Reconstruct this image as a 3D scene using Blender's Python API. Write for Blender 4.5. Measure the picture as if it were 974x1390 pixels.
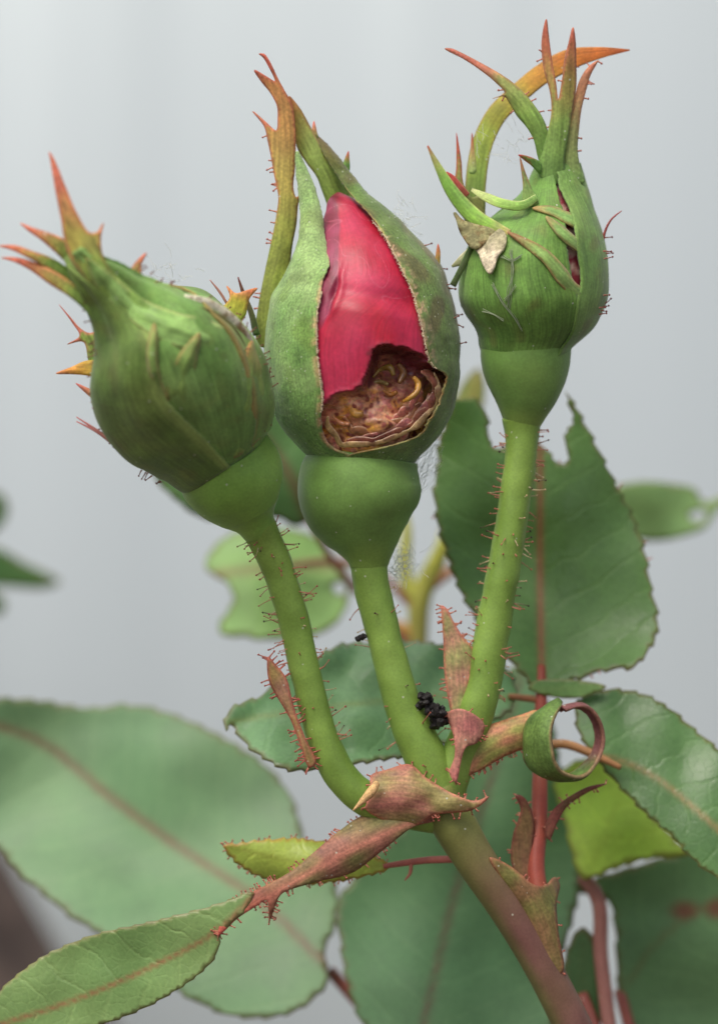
import bpy, math, random
import numpy as np
from mathutils import Vector, noise as mnoise
from mathutils.geometry import delaunay_2d_cdt

# ------------------------------------------------------------------ clear
for o in list(bpy.data.objects):
    bpy.data.objects.remove(o, do_unlink=True)
rng = random.Random(7)
nrg = np.random.default_rng(7)
scene = bpy.context.scene
coll = scene.collection

# ------------------------------------------------------------------ camera, world, sun, exposure
S = 0.00006          # metres per photo pixel in the plane of the buds
D = 0.20             # camera to that plane
ZC = 0.13            # camera height above the soil
cam_d = bpy.data.cameras.new('camera')
cam = bpy.data.objects.new('camera', cam_d)
coll.objects.link(cam)
cam.location = (0, -D, ZC)
cam.rotation_euler = (math.radians(90), 0, 0)
cam_d.sensor_fit = 'VERTICAL'
cam_d.sensor_height = 24.0
cam_d.lens = 24.0 * D / (1390 * S)
cam_d.clip_start = 0.005
cam_d.clip_end = 60
cam_d.dof.use_dof = True
cam_d.dof.focus_distance = D - 0.004
cam_d.dof.aperture_fstop = cam_d.lens / 5.0
scene.camera = cam

world = bpy.data.worlds.new('World')
scene.world = world
world.use_nodes = True
wn = world.node_tree
wn.nodes.clear()
sky = wn.nodes.new('ShaderNodeTexSky')
sky.sky_type = 'NISHITA'
sky.sun_disc = False
SUN_EL, SUN_AZ = math.radians(58), math.radians(-150)   # sun high, behind-left of the camera
sky.sun_elevation = SUN_EL
sky.sun_rotation = SUN_AZ
sky.air_density = 0.35
sky.dust_density = 4.0
sky.ozone_density = 0.0
bg = wn.nodes.new('ShaderNodeBackground')
bg.inputs['Strength'].default_value = 0.13
wo = wn.nodes.new('ShaderNodeOutputWorld')
wn.links.new(sky.outputs[0], bg.inputs[0])
wn.links.new(bg.outputs[0], wo.inputs[0])

sun_d = bpy.data.lights.new('sun', 'SUN')
sun_d.energy = 1.2
sun_d.angle = math.radians(40)
sun_d.color = (1.0, 0.97, 0.92)
sun = bpy.data.objects.new('sun', sun_d)
coll.objects.link(sun)
sdir = Vector((math.sin(SUN_AZ) * math.cos(SUN_EL), math.cos(SUN_AZ) * math.cos(SUN_EL), math.sin(SUN_EL)))
sun.location = sdir * 3
sun.rotation_euler = sdir.to_track_quat('Z', 'Y').to_euler()

scene.view_settings.view_transform = 'Standard'
scene.view_settings.look = 'None'
scene.view_settings.exposure = 0.5
scene.view_settings.gamma = 1.0
scene.render.engine = 'CYCLES'

# ------------------------------------------------------------------ helpers
def lin(r, g, b):
    f = lambda c: (c / 255) / 12.92 if c / 255 <= 0.04045 else ((c / 255 + 0.055) / 1.055) ** 2.4
    return np.array([f(r), f(g), f(b)])

def W(p):
    """photo pixel x, y and depth d (in pixel units behind the plane of the buds) -> metres"""
    p = np.asarray(p, float)
    k = 1 + p[:, 2] * S / D
    return np.stack([(p[:, 0] - 487) * S * k, p[:, 2] * S, ZC + (695 - p[:, 1]) * S * k], 1)

def spline(rows, n, by=None):
    """smooth resample of control rows (any number of columns) by chord length"""
    P = np.asarray(rows, float)
    seg = np.linalg.norm(np.diff(P[:, :3], axis=0), axis=1) if by is None else np.abs(np.diff(P[:, by]))
    seg = np.maximum(seg, 1e-3)
    t = np.concatenate([[0], np.cumsum(seg)])
    m = np.zeros_like(P)
    m[0] = (P[1] - P[0]) / seg[0]
    m[-1] = (P[-1] - P[-2]) / seg[-1]
    for i in range(1, len(P) - 1):
        a, b = (P[i] - P[i-1]) / seg[i-1], (P[i+1] - P[i]) / seg[i]
        m[i] = (a * seg[i] + b * seg[i-1]) / (seg[i] + seg[i-1])
    u = np.linspace(0, t[-1], n)
    idx = np.clip(np.searchsorted(t, u, 'right') - 1, 0, len(P) - 2)
    h = seg[idx]
    x = (u - t[idx]) / h
    x2, x3 = x * x, x ** 3
    return ((2*x3 - 3*x2 + 1)[:, None] * P[idx] + ((x3 - 2*x2 + x) * h)[:, None] * m[idx]
            + (-2*x3 + 3*x2)[:, None] * P[idx+1] + ((x3 - x2) * h)[:, None] * m[idx+1])

def closed_spline(pts, step):
    P = np.asarray(pts, float)
    n = len(P)
    out = []
    for i in range(n):
        p0, p1, p2, p3 = P[i-1], P[i], P[(i+1) % n], P[(i+2) % n]
        L = np.linalg.norm(p2 - p1)
        k = max(1, int(round(L / step)))
        t0, t1, t2 = [max(np.linalg.norm(b - a), 1e-3) ** 0.5 for a, b in ((p0, p1), (p1, p2), (p2, p3))]
        m1 = t1 * ((p1-p0)/t0 - (p2-p0)/(t0+t1) + (p2-p1)/t1)
        m2 = t1 * ((p2-p1)/t1 - (p3-p1)/(t1+t2) + (p3-p2)/t2)
        for j in range(k):
            x = j / k
            out.append((2*x**3-3*x**2+1)*p1 + (x**3-2*x**2+x)*m1 + (-2*x**3+3*x**2)*p2 + (x**3-x**2)*m2)
    return np.array(out)

BASE = {}
def base_of(o):
    while o.parent: o = o.parent
    return np.array(o.location)

def mesh_obj(name, pts, faces, col, mat, parent=None, uv=None, thick=0, label=None, smooth=True, world_pts=False):
    """pts in photo-pixel space (unless world_pts); one linked mesh object"""
    V = np.asarray(pts, float) if world_pts else W(pts)
    if parent is not None: V = V - base_of(parent)
    me = bpy.data.meshes.new(name)
    me.from_pydata(V.tolist(), [], [list(map(int, f)) for f in faces])
    a = me.attributes.new('Col', 'FLOAT_COLOR', 'POINT')
    col = np.asarray(col, float)
    if col.ndim == 1: col = np.tile(col, (len(V), 1))
    c4 = np.concatenate([np.clip(col, 0, 1), np.ones((len(V), 1))], 1).astype(np.float32)
    a.data.foreach_set('color', c4.ravel())
    if uv is not None:
        l = me.uv_layers.new(name='UVMap')
        li = np.zeros(len(me.loops), np.int32)
        me.loops.foreach_get('vertex_index', li)
        l.data.foreach_set('uv', np.asarray(uv, np.float32)[li].ravel())
    if smooth:
        me.polygons.foreach_set('use_smooth', np.ones(len(me.polygons), bool))
    me.materials.append(M[mat])
    me.update()
    o = bpy.data.objects.new(name, me)
    coll.objects.link(o)
    if parent is not None: o.parent = parent
    if thick:
        md = o.modifiers.new('thickness', 'SOLIDIFY')
        md.thickness = thick * S
        md.offset = 0
    if label: o['label'] = label
    return o

def thing(name, label, cat, loc, group=None):
    o = bpy.data.objects.new(name, None)
    o.empty_display_size = 0.01
    coll.objects.link(o)
    o.location = loc
    o['label'] = label; o['category'] = cat
    if group: o['group'] = group
    return o

def fnoise(P, f, seed=0.0):
    return np.array([mnoise.noise(Vector((p[0]*f + seed, p[1]*f - seed, p[2]*f + 2*seed))) for p in np.asarray(P, float)])

def mix(a, b, t):
    t = np.clip(np.asarray(t, float), 0, 1)[..., None]
    return a * (1 - t) + b * t

def ramp(t, stops):
    """stops: (pos, rgb) list -> colours"""
    t = np.asarray(t, float)
    xs = [s[0] for s in stops]
    cs = np.array([s[1] for s in stops])
    return np.stack([np.interp(t, xs, cs[:, i]) for i in range(3)], -1)

def sstep(x, a, b):
    t = np.clip((np.asarray(x, float) - a) / (b - a), 0, 1)
    return t * t * (3 - 2 * t)

def frames(C):
    T = np.gradient(C, axis=0)
    T /= np.linalg.norm(T, axis=1)[:, None] + 1e-9
    U = np.zeros_like(C)
    ref = np.array([0, 0, -1.0])
    for i in range(len(C)):
        u = ref - T[i] * ref.dot(T[i])
        if np.linalg.norm(u) < 0.15:
            u = np.array([0, 1.0, 0]) - T[i] * T[i][1]
        U[i] = u / np.linalg.norm(u)
    V = np.cross(T, U)
    return T, U, V

def tube(name, rows, mat, col, parent=None, n=60, m=20, label=None, wob=0.0, cap=True):
    """round stem through rows (px, py, d, r); col: rgb or f(t, angle, pts)"""
    R = spline(rows, n)
    C, r = R[:, :3], np.maximum(R[:, 3], 0.2)
    T, U, V = frames(C)
    ang = np.linspace(0, 2*np.pi, m, endpoint=False)
    P = C[:, None] + r[:, None, None] * (np.cos(ang)[None, :, None] * U[:, None] + np.sin(ang)[None, :, None] * V[:, None])
    P = P.reshape(-1, 3)
    if wob:
        nn = fnoise(P, 0.03, 3.1)
        cc = np.repeat(C, m, 0)
        P = cc + (P - cc) * (1 + wob * nn)[:, None]
    F = []
    for i in range(n - 1):
        for j in range(m):
            a, b = i*m + j, i*m + (j+1) % m
            F.append((a, a+m, b+m, b))
    tt = np.repeat(np.linspace(0, 1, n), m)
    aa = np.tile(ang, n)
    c = col(tt, aa, P) if callable(col) else np.tile(col, (len(P), 1))
    if cap:
        k = len(P)
        P = np.vstack([P, C[0], C[-1]])
        c = np.vstack([c, c[0], c[-1]])
        for j in range(m):
            F.append((k, j, (j+1) % m))
            F.append((k+1, (n-1)*m + (j+1) % m, (n-1)*m + j))
    uvt = np.column_stack([np.concatenate([tt * 2, [0, 2]]) if cap else tt * 2, np.concatenate([aa * .2, [0, 0]]) if cap else aa * .2])
    return mesh_obj(name, P, F, c, mat, parent, label=label, uv=uvt)

def arc(name, rows, mat, col, parent=None, n=60, m=40, thick=4, tilt=False, label=None, disp=None, edge=0.0, post=None):
    """curved scale lying on a round body: rows (cx, cy, cd, R, phiL, phiR in degrees), phi 0 faces the viewer"""
    R = spline(rows, n, None if tilt else 1)
    C = R[:, :3]
    if tilt:
        T2 = np.gradient(C[:, :2], axis=0); T2 /= np.linalg.norm(T2, axis=1)[:, None]
        V = np.stack([-T2[:, 1], T2[:, 0], np.zeros(n)], 1)
        U = np.tile([0, 0, -1.0], (n, 1))
    else:
        U = np.tile([0, 0, -1.0], (n, 1)); V = np.tile([1.0, 0, 0], (n, 1))
    v = np.linspace(0, 1, m)
    phi = np.radians(R[:, 4:5] + (R[:, 5:6] - R[:, 4:5]) * v[None])
    nrm = np.sin(phi)[..., None] * V[:, None] + np.cos(phi)[..., None] * U[:, None]
    P = C[:, None] + np.abs(R[:, 3])[:, None, None] * nrm
    P = P.reshape(-1, 3)
    tt = np.repeat(np.linspace(0, 1, n), m)
    vv = np.tile(v, n)
    if disp is not None:
        P = P + disp(tt, vv, P)[:, None] * nrm.reshape(-1, 3)
    if post is not None: P = post(tt, vv, P)
    if edge:
        # ragged outline
        e = np.minimum(vv, 1 - vv)
        w = (e < 1e-6)
        P = P + np.where(w, edge * fnoise(P, 0.25, 1.7), 0)[:, None] * np.repeat(V, m, 0)
    F = []
    for i in range(n - 1):
        for j in range(m - 1):
            a = i*m + j
            F.append((a, a+1, a+m+1, a+m))
    c = col(tt, vv, P) if callable(col) else np.tile(col, (len(P), 1))
    ulen = np.linalg.norm(np.diff(C, axis=0), axis=1).sum()
    wid = np.max(np.abs(R[:, 3]) * np.radians(np.abs(R[:, 5] - R[:, 4])))
    return mesh_obj(name, P, F, c, mat, parent, thick=thick, label=label, uv=np.column_stack([tt * ulen / 100, vv * wid / 100]))

def inside(P, poly):
    x, y = P[:, 0], P[:, 1]
    r = np.zeros(len(P), bool)
    q = np.asarray(poly)
    j = len(q) - 1
    for i in range(len(q)):
        xi, yi, xj, yj = q[i, 0], q[i, 1], q[j, 0], q[j, 1]
        c = ((yi > y) != (yj > y)) & (x < (xj - xi) * (y - yi) / (yj - yi + 1e-12) + xi)
        r ^= c
        j = i
    return r

def dist_poly(P, poly, closed=True):
    q = np.asarray(poly, float)
    a = q if closed else q[:-1]
    b = np.roll(q, -1, 0) if closed else q[1:]
    best = np.full(len(P), 1e9)
    for s in range(0, len(P), 4000):
        p = P[s:s+4000]
        ab = b - a
        t = np.clip(((p[:, None] - a[None]) * ab).sum(-1) / ((ab**2).sum(-1) + 1e-9), 0, 1)
        dd = np.linalg.norm(p[:, None] - (a[None] + t[..., None] * ab), axis=-1)
        best[s:s+4000] = dd.min(1)
    return best

def poly(name, outline, mid, mat, col, parent=None, cup=0.0, fold=0.0, wave=0.0, wavef=0.02, grid=7, step=4, tooth=0, period=20,
         holes=(), thick=4, label=None, corner=True, seed=0.0, dfn=None, tilt=0.0):
    """a leaf-like sheet: traced outline, depth from its midline rows (px, py, d) plus cupping, folding and waviness"""
    O = closed_spline(outline, step)
    area = 0.5 * np.sum(O[:, 0] * np.roll(O[:, 1], -1) - np.roll(O[:, 0], -1) * O[:, 1])
    if tooth:
        nx = np.roll(O, -1, 0) - np.roll(O, 1, 0)
        L = np.linalg.norm(nx, axis=1) + 1e-9
        nrm = np.stack([nx[:, 1], -nx[:, 0]], 1) / L[:, None] * (1 if area > 0 else -1)
        s = np.concatenate([[0], np.cumsum(np.linalg.norm(np.diff(O, axis=0), axis=1))])
        ph = s / period + 0.25 * np.sin(s / period * 0.9 + seed)
        fr = ph - np.floor(ph)
        O = O + nrm * (tooth * (fr ** 1.5 - 0.3))[:, None]
    hs = [closed_spline(h, step) for h in holes]
    lo, hi = O.min(0), O.max(0)
    gx, gy = np.meshgrid(np.arange(lo[0], hi[0], grid), np.arange(lo[1], hi[1], grid * 0.87))
    gx = gx + (np.arange(gx.shape[0]) % 2)[:, None] * grid / 2
    G = np.stack([gx.ravel(), gy.ravel()], 1) + nrg.uniform(-.12, .12, (gx.size, 2)) * grid
    G = G[inside(G, O)]
    if len(G): G = G[dist_poly(G, O) > grid * 0.45]
    for h in hs:
        if len(G): G = G[~inside(G, h)]
        if len(G): G = G[dist_poly(G, h) > grid * 0.4]
    verts = list(map(tuple, O)); edges = [(i, (i+1) % len(O)) for i in range(len(O))]
    for h in hs:
        k = len(verts)
        verts += list(map(tuple, h)); edges += [(k+i, k+(i+1) % len(h)) for i in range(len(h))]
    verts += list(map(tuple, G))
    vc, _, fc, *_r = delaunay_2d_cdt([Vector(v) for v in verts], edges, [], 0, 1e-4)
    P2 = np.array([(v.x, v.y) for v in vc])
    F = np.array([f for f in fc])
    cen = P2[F].mean(1)
    keep = inside(cen, O)
    for h in hs: keep &= ~inside(cen, h)
    F = F[keep]
    used = np.unique(F)
    remap = -np.ones(len(P2), int); remap[used] = np.arange(len(used))
    P2, F = P2[used], remap[F]
    # orient so that the face looks at the viewer
    a, b, c = P2[F[:, 0]], P2[F[:, 1]], P2[F[:, 2]]
    cr = (b[:, 0]-a[:, 0])*(c[:, 1]-a[:, 1]) - (b[:, 1]-a[:, 1])*(c[:, 0]-a[:, 0])
    F[cr > 0] = F[cr > 0][:, ::-1]
    ml = spline(mid, 90)
    dd = np.linalg.norm(P2[:, None] - ml[None, :, :2], axis=-1)
    k = dd.argmin(1)
    tan = np.gradient(ml[:, :2], axis=0); tan /= np.linalg.norm(tan, axis=1)[:, None] + 1e-9
    rel = P2 - ml[k, :2]
    v = tan[k, 0] * rel[:, 1] - tan[k, 1] * rel[:, 0]
    along = (rel * tan[k]).sum(1)
    mlen = np.linalg.norm(np.diff(ml[:, :2], axis=0), axis=1).sum()
    t = k / 89.0 + along / mlen
    slope = np.gradient(ml[:, 2]) / (np.linalg.norm(np.gradient(ml[:, :2], axis=0), axis=1) + 1e-6)
    d = ml[k, 2] + slope[k] * along + cup * v * v / 100 + fold * np.abs(v)
    P = np.column_stack([P2, d])
    if wave: P[:, 2] += wave * fnoise(np.column_stack([P2, np.zeros(len(P2))]), wavef, seed)
    if tilt: P[:, 2] += tilt * (P2[:, 1].mean() - P2[:, 1])
    if dfn is not None: P[:, 2] += dfn(P2, t, v)
    e = dist_poly(P2, O)
    for h in hs: e = np.minimum(e, dist_poly(P2, h))
    c = col(t, v, e, P) if callable(col) else np.tile(col, (len(P), 1))
    o = mesh_obj(name, P, F, c, mat, parent, uv=np.column_stack([t * mlen / 100, v / 100]), thick=thick, label=label)
    o_out[0] = (O, P, e)
    return o
o_out = [None]

def hairs(name, items, parent, mat='hair', label=None):
    """items: (base(3), dir(3), length, radius, base colour, tip colour, gland radius) in pixel space; all joined"""
    V, F, Cc = [], [], []
    for b, dr, L, r, c0, c1, g in items:
        b = np.asarray(b, float); dr = np.asarray(dr, float); dr = dr / (np.linalg.norm(dr) + 1e-9)
        u = np.cross(dr, [0.3, 0.2, 1.0]); u /= np.linalg.norm(u) + 1e-9
        w = np.cross(dr, u)
        bend = nrg.normal(0, 0.10, 3) * L
        k = len(V)
        for q, (f, rr) in enumerate(((-0.12, 1.5), (0.45, 0.9), (1.0, 0.6))):
            c = b + dr * L * f + bend * max(f, 0) ** 2
            for a in range(4):
                an = a * math.pi / 2
                V.append(c + r * rr * (math.cos(an) * u + math.sin(an) * w)); Cc.append(c0 + (c1 - c0) * max(f, 0))
        for q in range(2):
            for a in range(4):
                i0, i1 = k + q*4 + a, k + q*4 + (a+1) % 4
                F.append((i0, i1, i1+4, i0+4))
        F.append((k+8, k+9, k+10, k+11))
        if g:
            c = b + dr * L + bend
            k = len(V)
            for ax in (u, -u, w, -w, dr, -dr):
                V.append(c + ax * g); Cc.append(c1)
            for f in ((0,2,4),(2,1,4),(1,3,4),(3,0,4),(2,0,5),(1,2,5),(3,1,5),(0,3,5)):
                F.append(tuple(k+i for i in f))
    o = mesh_obj(name, np.array(V), F, np.array(Cc), mat, parent, label=label)
    o['kind'] = 'stuff'
    return o

def stalk_hairs(rows, count, t0, t1, L=(10, 20), pale=0.2, side=0.0, head=1.7):
    R = spline(rows, 200)
    C, r = R[:, :3], R[:, 3]
    T, U, V = frames(C)
    out = []
    for _ in range(count):
        i = int(rng.uniform(t0, t1) * 199)
        a = rng.uniform(-1.9, 1.9)
        if rng.random() < side: a = rng.choice([-1, 1]) * rng.gauss(1.5, 0.25)
        nrm = math.cos(a) * U[i] + math.sin(a) * V[i]
        dr = nrm + T[i] * rng.gauss(0, 0.3)
        p = rng.random()
        if p < pale: c0, c1 = lin(205, 200, 160), lin(190, 170, 130)
        else: c0, c1 = lin(200, 142, 116), lin(176, 104, 88)
        if rng.random() < 0.12: c1 = lin(60, 35, 30)
        out.append((C[i] + nrm * r[i] * 0.98, dr, rng.uniform(*L) * rng.choice([.35, .5, .8, 1, 1.15]), rng.uniform(0.5, 0.95), c0, c1, head * rng.uniform(.7, 1.2)))
    return out

def edge_hairs(count, L=(6, 11), c0=None, c1=None, keep=None, inward=0.0):
    """gland-tipped teeth along the outline of the sheet built last"""
    O, P, e = o_out[0]
    c0 = lin(210, 150, 126) if c0 is None else c0
    c1 = lin(182, 108, 92) if c1 is None else c1
    area = 0.5 * np.sum(O[:, 0] * np.roll(O[:, 1], -1) - np.roll(O[:, 0], -1) * O[:, 1])
    out = []
    tries = 0
    while len(out) < count and tries < count * 20:
        tries += 1
        i = rng.randrange(len(O))
        p = O[i]
        if keep and not keep(p[0], p[1]): continue
        tg = O[(i+1) % len(O)] - O[i-1]
        n = np.array([tg[1], -tg[0]]) / (np.linalg.norm(tg) + 1e-9) * (1 if area > 0 else -1)
        j = np.linalg.norm(P[:, :2] - p, axis=1).argmin()
        d = P[j, 2]
        out.append(((p[0], p[1], d), (n[0] + rng.gauss(0, .25), n[1] + rng.gauss(0, .25), rng.gauss(0, .35)), rng.uniform(*L), 1.1, c0, c1, rng.uniform(1.3, 2.1)))
    return out

def ribbon(name, rows, colf, parent, mat='sepal', label=None, n=70, m=9, thick=2.5, cup=0.3):
    """free curved strip through rows (px, py, d, halfwidth, twist deg)"""
    R = spline(rows, n); C, w, tw = R[:, :3], np.maximum(R[:, 3], .3), np.radians(R[:, 4])
    T, U, V = frames(C)
    v = np.linspace(-1, 1, m)
    sd = np.cos(tw)[:, None] * V + np.sin(tw)[:, None] * U
    nr = np.cross(T, sd)
    nr *= np.sign((nr * U).sum(1))[:, None]
    P = (C[:, None] + w[:, None, None] * v[None, :, None] * sd[:, None] - cup * w[:, None, None] * (v**2)[None, :, None] * nr[:, None]).reshape(-1, 3)
    F = [(i*m+j, i*m+j+1, (i+1)*m+j+1, (i+1)*m+j) for i in range(n-1) for j in range(m-1)]
    return mesh_obj(name, P, F, colf(np.repeat(np.linspace(0, 1, n), m), np.tile(v, n), P), mat, parent, thick=thick, label=label,
                    uv=np.column_stack([np.repeat(np.linspace(0, 2.5, n), m), np.tile(v, n) * .14]))

# ------------------------------------------------------------------ materials
M = {}
def nd(nt, t, **kw):
    n = nt.nodes.new(t)
    for k, v in kw.items(): setattr(n, k, v)
    return n

def plant_mat(name, rough=0.5, spec=0.4, n1=700, a1=0.25, n2=5000, a2=0.15, bump=0.00002, sss=0.0, transl=0.0, speck=0.0,
              speck_scale=2600, vein=False, sheen=0.0, mottle=None, mottle_amt=0.0, tint=(1.13, 1.04, 0.90), streak=0.0):
    m = bpy.data.materials.new(name); m.use_nodes = True
    nt = m.node_tree; nt.nodes.clear(); L = nt.links.new
    out = nd(nt, 'ShaderNodeOutputMaterial')
    pb = nd(nt, 'ShaderNodeBsdfPrincipled')
    at = nd(nt, 'ShaderNodeAttribute'); at.attribute_name = 'Col'
    tc = nd(nt, 'ShaderNodeTexCoord')
    na = nd(nt, 'ShaderNodeTexNoise'); na.inputs['Scale'].default_value = n1; na.inputs['Detail'].default_value = 4
    nb = nd(nt, 'ShaderNodeTexNoise'); nb.inputs['Scale'].default_value = n2; nb.inputs['Detail'].default_value = 3
    L(tc.outputs['Object'], na.inputs['Vector']); L(tc.outputs['Object'], nb.inputs['Vector'])
    def mr(src, lo, hi, a=0.3, b=0.7):
        r = nd(nt, 'ShaderNodeMapRange')
        r.inputs['From Min'].default_value = a; r.inputs['From Max'].default_value = b
        r.inputs['To Min'].default_value = lo; r.inputs['To Max'].default_value = hi
        L(src, r.inputs['Value']); return r.outputs['Result']
    def mth(op, a, b=None):
        x = nd(nt, 'ShaderNodeMath', operation=op)
        for i, s in enumerate((a, b)):
            if s is None: continue
            if isinstance(s, (int, float)): x.inputs[i].default_value = s
            else: L(s, x.inputs[i])
        return x.outputs[0]
    f = mth('MULTIPLY', mr(na.outputs[0], 1 - a1, 1 + a1), mr(nb.outputs[0], 1 - a2, 1 + a2))
    if streak:
        uvs = nd(nt, 'ShaderNodeUVMap')
        mps = nd(nt, 'ShaderNodeMapping'); mps.inputs['Scale'].default_value = (1.6, 26, 1)
        L(uvs.outputs[0], mps.inputs[0])
        ns = nd(nt, 'ShaderNodeTexNoise'); ns.inputs['Scale'].default_value = 1.0; ns.inputs['Detail'].default_value = 3
        L(mps.outputs[0], ns.inputs['Vector'])
        f = mth('MULTIPLY', f, mr(ns.outputs[0], 1 - streak, 1 + streak))
    tn = nd(nt, 'ShaderNodeVectorMath', operation='MULTIPLY')
    L(at.outputs['Color'], tn.inputs[0]); tn.inputs[1].default_value = tint
    mx = nd(nt, 'ShaderNodeVectorMath', operation='SCALE')
    L(tn.outputs[0], mx.inputs[0]); L(f, mx.inputs['Scale'])
    c = mx.outputs[0]
    height = nb.outputs[0] if not streak else mth('ADD', mth('MULTIPLY', nb.outputs[0], 0.5), mth('MULTIPLY', ns.outputs[0], 1.2))
    def mixc(fac, a, b):
        x = nd(nt, 'ShaderNodeMix', data_type='RGBA')
        if isinstance(fac, (int, float)): x.inputs[0].default_value = fac
        else: L(fac, x.inputs[0])
        L(a, x.inputs[6])
        if isinstance(b, np.ndarray): x.inputs[7].default_value = (*b, 1)
        else: L(b, x.inputs[7])
        return x.outputs[2]
    if mottle is not None:
        nm = nd(nt, 'ShaderNodeTexNoise'); nm.inputs['Scale'].default_value = n1 * 0.55; nm.inputs['Detail'].default_value = 5
        L(tc.outputs['Object'], nm.inputs['Vector'])
        c = mixc(mth('MULTIPLY', mr(nm.outputs[0], 0, 1, 0.5, 0.68), mottle_amt), c, mottle)
    if vein:
        uv = nd(nt, 'ShaderNodeUVMap')
        sx = nd(nt, 'ShaderNodeSeparateXYZ'); L(uv.outputs[0], sx.inputs[0])
        av = mth('ABSOLUTE', sx.outputs[1])
        wob = mr(na.outputs[0], -0.10, 0.10)
        q = mth('ADD', mth('SUBTRACT', sx.outputs[0], mth('MULTIPLY', mth('POWER', av, 1.15), 0.62)), wob)
        side = mth('GREATER_THAN', sx.outputs[1], 0.0)
        q = mth('ADD', mth('MULTIPLY', q, 1.9), mth('MULTIPLY', side, 0.45))
        fr = mth('ABSOLUTE', mth('SUBTRACT', mth('FRACT', q), 0.5))
        vn = mr(fr, 1.0, 0.0, 0.0, 0.09)
        vo = nd(nt, 'ShaderNodeTexVoronoi', feature='DISTANCE_TO_EDGE'); vo.inputs['Scale'].default_value = 1100
        L(tc.outputs['Object'], vo.inputs['Vector'])
        ve = mr(vo.outputs['Distance'], 1.0, 0.0, 0.0, 0.12)
        br = nd(nt, 'ShaderNodeVectorMath', operation='MULTIPLY_ADD')
        L(c, br.inputs[0]); br.inputs[1].default_value = (1.35, 1.22, 1.25); br.inputs[2].default_value = (0.012, 0.016, 0.010)
        c = mixc(mth('MULTIPLY', vn, 0.3), c, br.outputs[0])
        c = mixc(mth('MULTIPLY', ve, 0.18), c, br.outputs[0])
        height = mth('SUBTRACT', mth('MULTIPLY', height, 0.5), mth('ADD', mth('MULTIPLY', vn, 0.8), mth('MULTIPLY', ve, 0.25)))
    if speck:
        vs = nd(nt, 'ShaderNodeTexVoronoi'); vs.inputs['Scale'].default_value = speck_scale
        L(tc.outputs['Object'], vs.inputs['Vector'])
        k = mth('LESS_THAN', vs.outputs['Distance'], 0.22)
        rr = nd(nt, 'ShaderNodeSeparateColor'); L(vs.outputs['Color'], rr.inputs[0])
        k = mth('MULTIPLY', k, mth('LESS_THAN', rr.outputs[0], speck))
        c = mixc(mth('MULTIPLY', k, 0.65), c, lin(205, 212, 190))
    bp = nd(nt, 'ShaderNodeBump'); bp.inputs['Distance'].default_value = bump; bp.inputs['Strength'].default_value = 0.8
    L(height, bp.inputs['Height']); L(bp.outputs[0], pb.inputs['Normal'])
    L(c, pb.inputs['Base Color'])
    pb.inputs['Roughness'].default_value = rough
    pb.inputs['Specular IOR Level'].default_value = spec
    rgh = mr(na.outputs[0], max(rough - 0.12, 0.05), min(rough + 0.12, 1.0)); L(rgh, pb.inputs['Roughness'])
    if sss:
        pb.inputs['Subsurface Weight'].default_value = sss
        pb.inputs['Subsurface Radius'].default_value = (0.6, 1.0, 0.35)
        pb.inputs['Subsurface Scale'].default_value = 0.0006
    if sheen:
        pb.inputs['Sheen Weight'].default_value = sheen
        pb.inputs['Sheen Roughness'].default_value = 0.5
    sh = pb.outputs[0]
    if transl:
        tr = nd(nt, 'ShaderNodeBsdfTranslucent')
        tm = nd(nt, 'ShaderNodeVectorMath', operation='MULTIPLY'); L(c, tm.inputs[0]); tm.inputs[1].default_value = (1.5, 1.35, 0.6) if tint[0] != 1 else (1, 1, 1)
        L(tm.outputs[0], tr.inputs['Color'])
        ms = nd(nt, 'ShaderNodeMixShader'); ms.inputs[0].default_value = transl
        L(sh, ms.inputs[1]); L(tr.outputs[0], ms.inputs[2]); sh = ms.outputs[0]
    L(sh, out.inputs['Surface'])
    M[name] = m
    return m

plant_mat('stem', rough=0.48, spec=0.35, n1=500, a1=0.14, n2=6000, a2=0.10, bump=0.00001, sss=0.15, speck=0.02, tint=(1.26, 1.15, 1.0))
plant_mat('hip', rough=0.5, spec=0.3, n1=350, a1=0.18, n2=5000, a2=0.10, bump=0.000008, sss=0.12, speck=0.02, sheen=0.12, mottle=lin(128, 154, 78), mottle_amt=0.3, tint=(1.26, 1.15, 1.0))
plant_mat('sepal', rough=0.58, spec=0.3, n1=650, a1=0.2, n2=4500, a2=0.16, bump=0.00003, sss=0.08, speck=0.03, sheen=0.15,
          mottle=lin(112, 98, 60), mottle_amt=0.16, streak=0.26, tint=(1.36, 1.26, 1.1))
plant_mat('sepal_fuzzy', rough=0.7, spec=0.25, n1=650, a1=0.2, n2=5200, a2=0.3, bump=0.00004, sss=0.08, speck=0.09, speck_scale=3400, sheen=0.25,
          mottle=lin(158, 176, 120), mottle_amt=0.3, streak=0.2, tint=(1.26, 1.16, 0.98))
RT = (1.05, 1.0, 0.95)
plant_mat('petal', rough=0.4, spec=0.45, n1=420, a1=0.15, n2=3000, a2=0.10, bump=0.00002, sss=0.2, sheen=0.06, mottle=lin(205, 80, 115), mottle_amt=0.14, tint=(1.0, .95, .95), streak=0.12)
plant_mat('rot', rough=0.3, spec=0.6, n1=700, a1=0.35, n2=4200, a2=0.25, bump=0.00003, sss=0.15, tint=RT)
plant_mat('leaf', rough=0.37, spec=0.45, n1=300, a1=0.13, n2=3500, a2=0.08, bump=0.00005, transl=0.16, vein=True, tint=(1.27, 1.15, 0.84))
plant_mat('leaf_soft', rough=0.5, spec=0.4, n1=160, a1=0.16, n2=2500, a2=0.06, bump=0.00004, transl=0.22, vein=True, tint=(1.04, 0.97, 0.78))
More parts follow.
